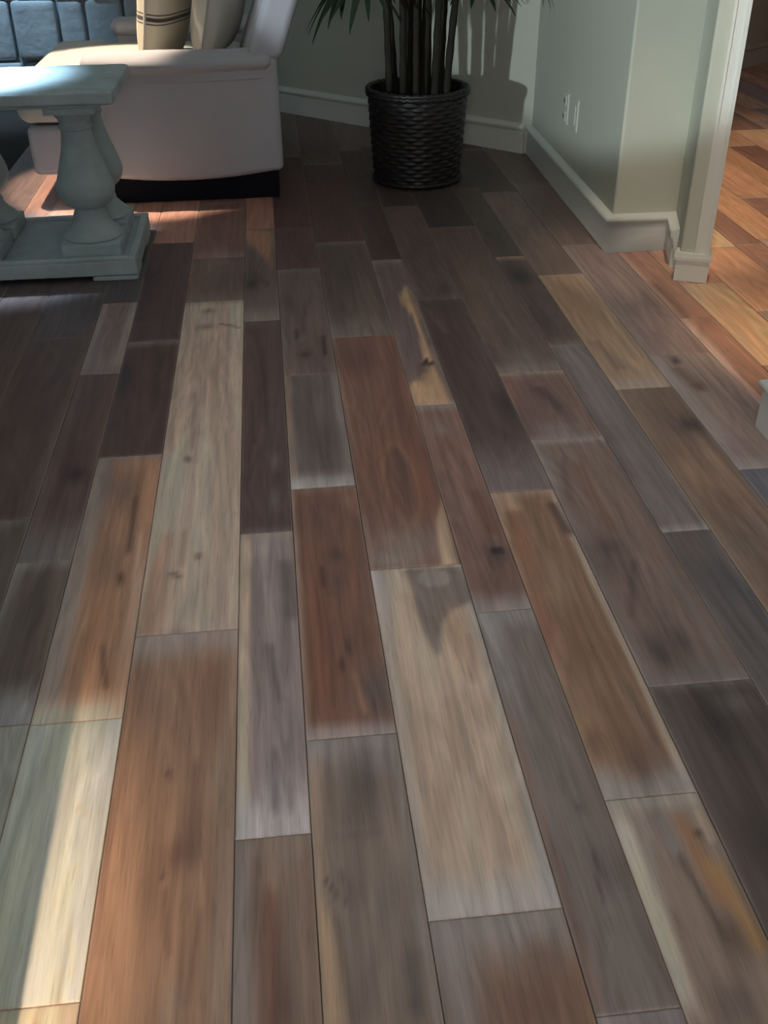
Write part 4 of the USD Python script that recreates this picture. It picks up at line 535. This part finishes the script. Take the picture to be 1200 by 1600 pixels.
# ------------------------------------------------------------------ armchair
ch = thing('armchair', (-.6, 6.05, 0), label='pale linen armchair with low rolled arms behind the baluster table', cat='armchair')
def arm(v0, v1, out):  # out = -1: the outer face looks towards the camera
    cv = (v0 + v1) / 2
    body = rbox([-.87, v0 + .03, .11], [.055, v1 - .03, .69], .035, 5)
    q = body.vertices; dep = np.clip((.69 - q[:, 2]) / .5, 0, 1)
    tt = np.clip((q[:, 0] + .87) / .87, 0, 1)
    q[:, 2] += np.where(q[:, 2] < .3, (.03 * (2 * tt - 1) ** 2) * ((.3 - q[:, 2]) / .2), 0)
    q[:, 1] += out * .02 * np.sin(np.pi * tt) * dep * (np.sign(q[:, 1] - cv) == out)
    us_ = np.linspace(-.9, .045, 40); e_ = np.minimum(us_ - us_[0], us_[-1] - us_)
    r_ = .056 * np.sqrt(np.clip(1 - (1 - np.clip(e_ / .06, 0, 1)) ** 2, 0.02, 1)) * (1 + .04 * np.sin(us_ * 9))
    roll = tube(np.column_stack([us_, np.full(40, cv + out * .015), .668 - .012 * np.cos((us_ + .4) * 3)]), r_, 24)
    roll.vertices[:, 1] = (roll.vertices[:, 1] - cv - out * .015) * 2.15 + cv
    a_ = obj('arm', body, linen, ch, smooth=45); obj('arm_roll', roll, linen, a_, smooth=60)
    obj('piping', tube([(x, v0 + .028 if out < 0 else v1 - .028, .60 - .015 * math.cos((x + .4) * 3)) for x in np.linspace(-.84, -.02, 16)], .006, 6), linen, a_, smooth=60)
arm(5.30, 5.54, -1); arm(6.56, 6.80, 1)
obj('seat_cushion', join(rbox([-1.16, 5.55, .40], [-.12, 6.55, .60], .06, 5, .05), rbox([-1.24, 5.36, .40], [-.89, 6.74, .595], .06, 5, .05)), linen2, ch, smooth=50)
obj('apron', rbox([-1.21, 5.38, .15], [-.86, 6.72, .385], .03, 5, .02), linen, ch, smooth=50)
obj('seat_deck', rbox([-.9, 5.5, .14], [0, 6.6, .40], .03, 4), linen, ch)
def lean(mesh, k=.38, z0=.6): mesh.vertices[:, 0] += np.clip(mesh.vertices[:, 2] - z0, 0, None) * k; return mesh
obj('back', lean(rbox([-.13, 5.42, .20], [.045, 6.68, 1.28], .06, 5, .03)), linen, ch, smooth=50)
obj('back_wing', lean(rbox([-.125, 5.33, .66], [.05, 5.45, 1.26], .045, 5, .02)), linen, ch, smooth=50)
obj('back_wing', lean(rbox([-.125, 6.65, .66], [.05, 6.77, 1.26], .045, 5, .02)), linen, ch, smooth=50)
obj('under_chair_shade', rbox([-1.06, 5.355, 0], [.03, 6.74, .17], .012, 2), darkm, ch)  # dark panel added as the shade under the chair hem

# ------------------------------------------------------------------ pillows on the armchair
stripe = [(0.0, (0.66, 0.60, 0.48)), (0.455, (0.66, 0.60, 0.48)), (0.46, (0.10, 0.09, 0.09)), (0.468, (0.10, 0.09, 0.09)), (0.472, (0.62, 0.56, 0.45)), (0.485, (0.62, 0.56, 0.45)), (0.49, (0.07, 0.065, 0.07)), (0.52, (0.07, 0.065, 0.07)), (0.525, (0.62, 0.56, 0.45)), (0.538, (0.62, 0.56, 0.45)), (0.542, (0.10, 0.09, 0.09)), (0.55, (0.10, 0.09, 0.09)), (0.555, (0.66, 0.60, 0.48)), (1.0, (0.66, 0.60, 0.48))]
stripem = M_('striped_linen', {'a': ('attribute', {'attribute': 'cloth_at'}), 's': ('separate_xyz', {}), 'r': ('rgb_ramp', {'ramp': stripe}), 'p': ('principled_bsdf', {'roughness': 0.9, 'specular_ior_level': 0.15, 'sheen_weight': 0.2})},
             [('a.vector', 's.vector'), ('s.y', 'r.fac'), ('r.color', 'p.base_color')])
def pillow(name, label, c, size, thick, mat, tilt, yaw, shift=0.0):
    n = 28; g = np.linspace(-1, 1, n); X, Y = np.meshgrid(g, g, indexing='ij'); x, y = X.ravel(), Y.ravel()
    h = thick / 2 * ((1 - np.abs(x) ** 2.6) * (1 - np.abs(y) ** 2.6)) ** 0.45
    pin = 1 - 0.07 * (1 - np.abs(np.column_stack([y, x])) ** 2) * 1.0
    px_, py_ = x * size / 2 * (0.93 + 0.07 * np.abs(y) ** 2), y * size / 2 * (0.93 + 0.07 * np.abs(x) ** 2)
    top, bot = np.column_stack([h, px_, py_]), np.column_stack([-h, px_, py_]); k = n * n
    i, j = np.meshgrid(np.arange(n - 1), np.arange(n - 1), indexing='ij')
    q = np.stack([i * n + j, (i + 1) * n + j, (i + 1) * n + j + 1, i * n + j + 1], -1).reshape(-1, 4)
    f = np.vstack([q[:, [0, 1, 2]], q[:, [0, 2, 3]], k + q[:, [0, 2, 1]], k + q[:, [0, 3, 2]]])
    v = np.vstack([top, bot]); v += np.column_stack([meshkit.fbm(v * 6 + 3.1 * s_ + shift) for s_ in range(3)]) * .008
    cl = np.vstack([np.column_stack([x * .5 + .5, y * .5 + .5 + shift, 0 * x])] * 2)
    ring = np.array([(-1, t) for t in g] + [(t, 1) for t in g[1:]] + [(1, t) for t in g[::-1][1:]] + [(t, -1) for t in g[::-1][1:]])
    seam_ = np.column_stack([0 * ring[:, 0], ring[:, 0] * size / 2 * (0.93 + 0.07 * np.abs(ring[:, 1]) ** 2), ring[:, 1] * size / 2 * (0.93 + 0.07 * np.abs(ring[:, 0]) ** 2)])
    ct, s_t, cy, sy = math.cos(tilt), math.sin(tilt), math.cos(yaw), math.sin(yaw)
    Rm = np.array([[cy, -sy, 0], [sy, cy, 0], [0, 0, 1]]) @ np.array([[ct, 0, s_t], [0, 1, 0], [-s_t, 0, ct]])
    th = thing(name, c, label=label, cat='pillow')
    obj('cover', (v @ Rm.T + c, f), mat, th, smooth=True, attrs={'cloth_at': cl})
    obj('seam', tube(seam_ @ Rm.T + c, .007, 6, False), linen2, th, smooth=True)
pillow('pillow', 'cream square pillow with a dark stripe, standing in the lit armchair', np.array([-.505, 5.86, .875]), .54, .20, stripem, .16, -.30, .10)
pillow('pillow', 'plain greyish pillow between the striped pillow and the chair back', np.array([-.22, 5.88, .90]), .60, .24, linen2, .24, -.18, .3)

# ------------------------------------------------------------------ palm in its basket
pc = (.785, 5.60)
pp_ = thing('potted_palm', (*pc, 0), label='dark potted lady palm in a black woven basket by the back wall', cat='potted plant')
zs = np.linspace(.012, .452, 150); rows = 22
rad = np.interp(zs, [0, .02, .05, .45], [.222, .232, .236, .262])
prof = np.column_stack([rad, zs])
def weave(pr, t):
    row = (pr[:, 1] / .46 * rows); k = np.floor(row).astype(int); ph = np.abs(np.sin(np.pi * row))
    return 1 + (.010 * ph[:, None] + .012 * (ph[:, None]) * np.sin(16 * t[None] + np.pi * (k[:, None] % 2))) / 1.0
obj('woven_body', lathe(np.vstack([[(0, .006), (.215, .006)], prof]), (*pc, 0), 128, weave), basketm, pp_, smooth=60)
for rz, rr_, rt_ in ((.458, .262, .014), (.474, .262, .013), (.020, .232, .012)):
    tt_ = np.linspace(0, 2 * np.pi, 97); obj('braided_rim', tube(np.column_stack([pc[0] + (rr_ + .003 * np.sin(40 * tt_)) * np.cos(tt_), pc[1] + (rr_ + .003 * np.sin(40 * tt_)) * np.sin(tt_), rz + .003 * np.cos(40 * tt_)]), rt_, 8, False), basketm, pp_, smooth=60)
obj('inner_wall', lathe([(.248, .47), (.244, .40), (.0, .395)], (*pc, 0), 64), basketm, pp_)
obj('soil', lathe([(.240, .425), (.15, .435), (.0, .44)], (*pc, 0), 40), soilm, pp_)
rp = np.random.default_rng(5); tops = []
spots = [(-.15, -.02), (-.11, .07), (-.085, -.07), (-.05, .02), (-.02, -.09), (0.0, .09), (.03, -.02), (.065, .06), (.08, -.075), (.12, .02), (.15, -.03), (.02, .13)]
for k, (a, b2) in enumerate(spots):
    hgt = rp.uniform(1.25, 1.9); lx, ly = a * .55 + rp.uniform(-.04, .04), b2 * .5 + rp.uniform(-.04, .04)
    zz = np.linspace(.42, hgt, 34); tt_ = (zz - .42) / (hgt - .42)
    pth = np.column_stack([pc[0] + a + lx * tt_ ** 1.3, pc[1] + b2 + ly * tt_ ** 1.3, zz])
    r_ = rp.uniform(.014, .022) * (1.15 - .25 * tt_) * (1 + .16 * (np.abs(np.sin(zz * 21 + k)) ** 6))
    obj('cane', tube(pth, r_, 9), canem, pp_, smooth=60); tops.append(pth)
def leaflet(o, d, upv, L, w, droop):
    n = 9; t = np.linspace(0, 1, n); side = np.cross(d, upv); side /= np.linalg.norm(side); nn = np.cross(side, d)
    c = o + d * (L * t)[:, None] + nn * (0.0) + np.array([0, 0, -1.0]) * (droop * L * t ** 2.2)[:, None]
    ww = w * np.clip(np.minimum(t / .12, (1 - t) / .45), 0, 1) ** .7 * .5 + .0012
    v = np.concatenate([c - side * ww[:, None] + nn * (.25 * ww)[:, None], c, c + side * ww[:, None] + nn * (.25 * ww)[:, None]])
    f = []
    for i in range(n - 1):
        for a in (0, n): f += [[a + i, a + n + i, a + n + i + 1], [a + i, a + n + i + 1, a + i + 1]]
    v2 = v - nn * .0018; k = len(v); f = np.array(f)
    return np.vstack([v, v2]), np.vstack([f, (f + k)[:, ::-1]])
def frond(start, hub, out, nl, L, droop, seed):
    r2 = np.random.default_rng(seed); start, hub, out = map(lambda x: np.array(x, float), (start, hub, out)); out /= np.linalg.norm(out)
    mid = (start + hub) / 2 + np.array([0, 0, .04]); t = np.linspace(0, 1, 12)[:, None]
    fr = obj('frond', tube((1 - t) ** 2 * start + 2 * t * (1 - t) * mid + t * t * hub, .0055, 6), leafm, pp_, smooth=60)
    side = np.cross(out, [0, 0, 1]); side /= np.linalg.norm(side); nrm = np.cross(side, out)
    for k in range(nl):
        a = (k / (nl - 1) - .5) * 3.7 + r2.uniform(-.08, .08)
        d = math.cos(a) * out + math.sin(a) * side + nrm * r2.uniform(-.05, .12); d /= np.linalg.norm(d)
        v, f = leaflet(hub, d, nrm, L * r2.uniform(.8, 1.1) * (1 - .12 * abs(a) / 1.8), .034 * r2.uniform(.8, 1.15), droop * r2.uniform(.7, 1.3))
        obj('leaflet', (v, f), leafm, fr, smooth=True)
# fans that hang into view left and right of the canes
frond(tops[0][12], (.42, 5.50, .985), (-.75, -.25, -.35), 10, .25, .55, 1)
frond(tops[2][14], (.50, 5.36, 1.03), (-.35, -.6, -.45), 9, .23, .5, 2)
frond(tops[10][13], (1.07, 5.52, .97), (.7, -.35, -.02), 9, .26, .45, 3)
frond(tops[9][15], (1.02, 5.75, 1.04), (.7, .3, -.1), 9, .28, .4, 4)
for k, th_ in enumerate(tops):
    for q in range(2):
        o = th_[20 + 7 * q + (k % 3)]; an = k * 2.4 + q * 1.3; rr_ = rp.uniform(.22, .36)
        if math.cos(an) < .15: o = th_[-1 - q]
        hi = .14 if math.cos(an) >= .15 else max(.14, 1.62 - o[2])
        if 7.0 - (o[0] + math.cos(an) * (rr_ + .26) + o[1] + math.sin(an) * (rr_ + .26)) < .1: an += math.pi
        frond(o, o + np.array([math.cos(an) * rr_, math.sin(an) * rr_, hi]), (math.cos(an), math.sin(an), -.05), 8, .30, .45, 20 + 3 * k + q)

# ------------------------------------------------------------------ recessed ceiling lamps
for (x, y, lb) in DOWN:
    d = thing('ceiling_downlight', (x, y, H), label='white recessed ceiling downlight ' + lb, cat='ceiling light')
    obj('trim_ring', lathe([(.075, H - .001), (.10, H - .001), (.102, H - .008), (.078, H - .012), (.075, H - .001)], (x, y, 0), 32), metalm, d)
    obj('lamp', lathe([(.0, H - .003), (.07, H - .003), (.07, H - .001)], (x, y, 0), 24), lampm, d)
for p_ in stage.Traverse():
    if p_.GetCustomDataByKey('at') is not None: p_.ClearCustomDataByKey('at')
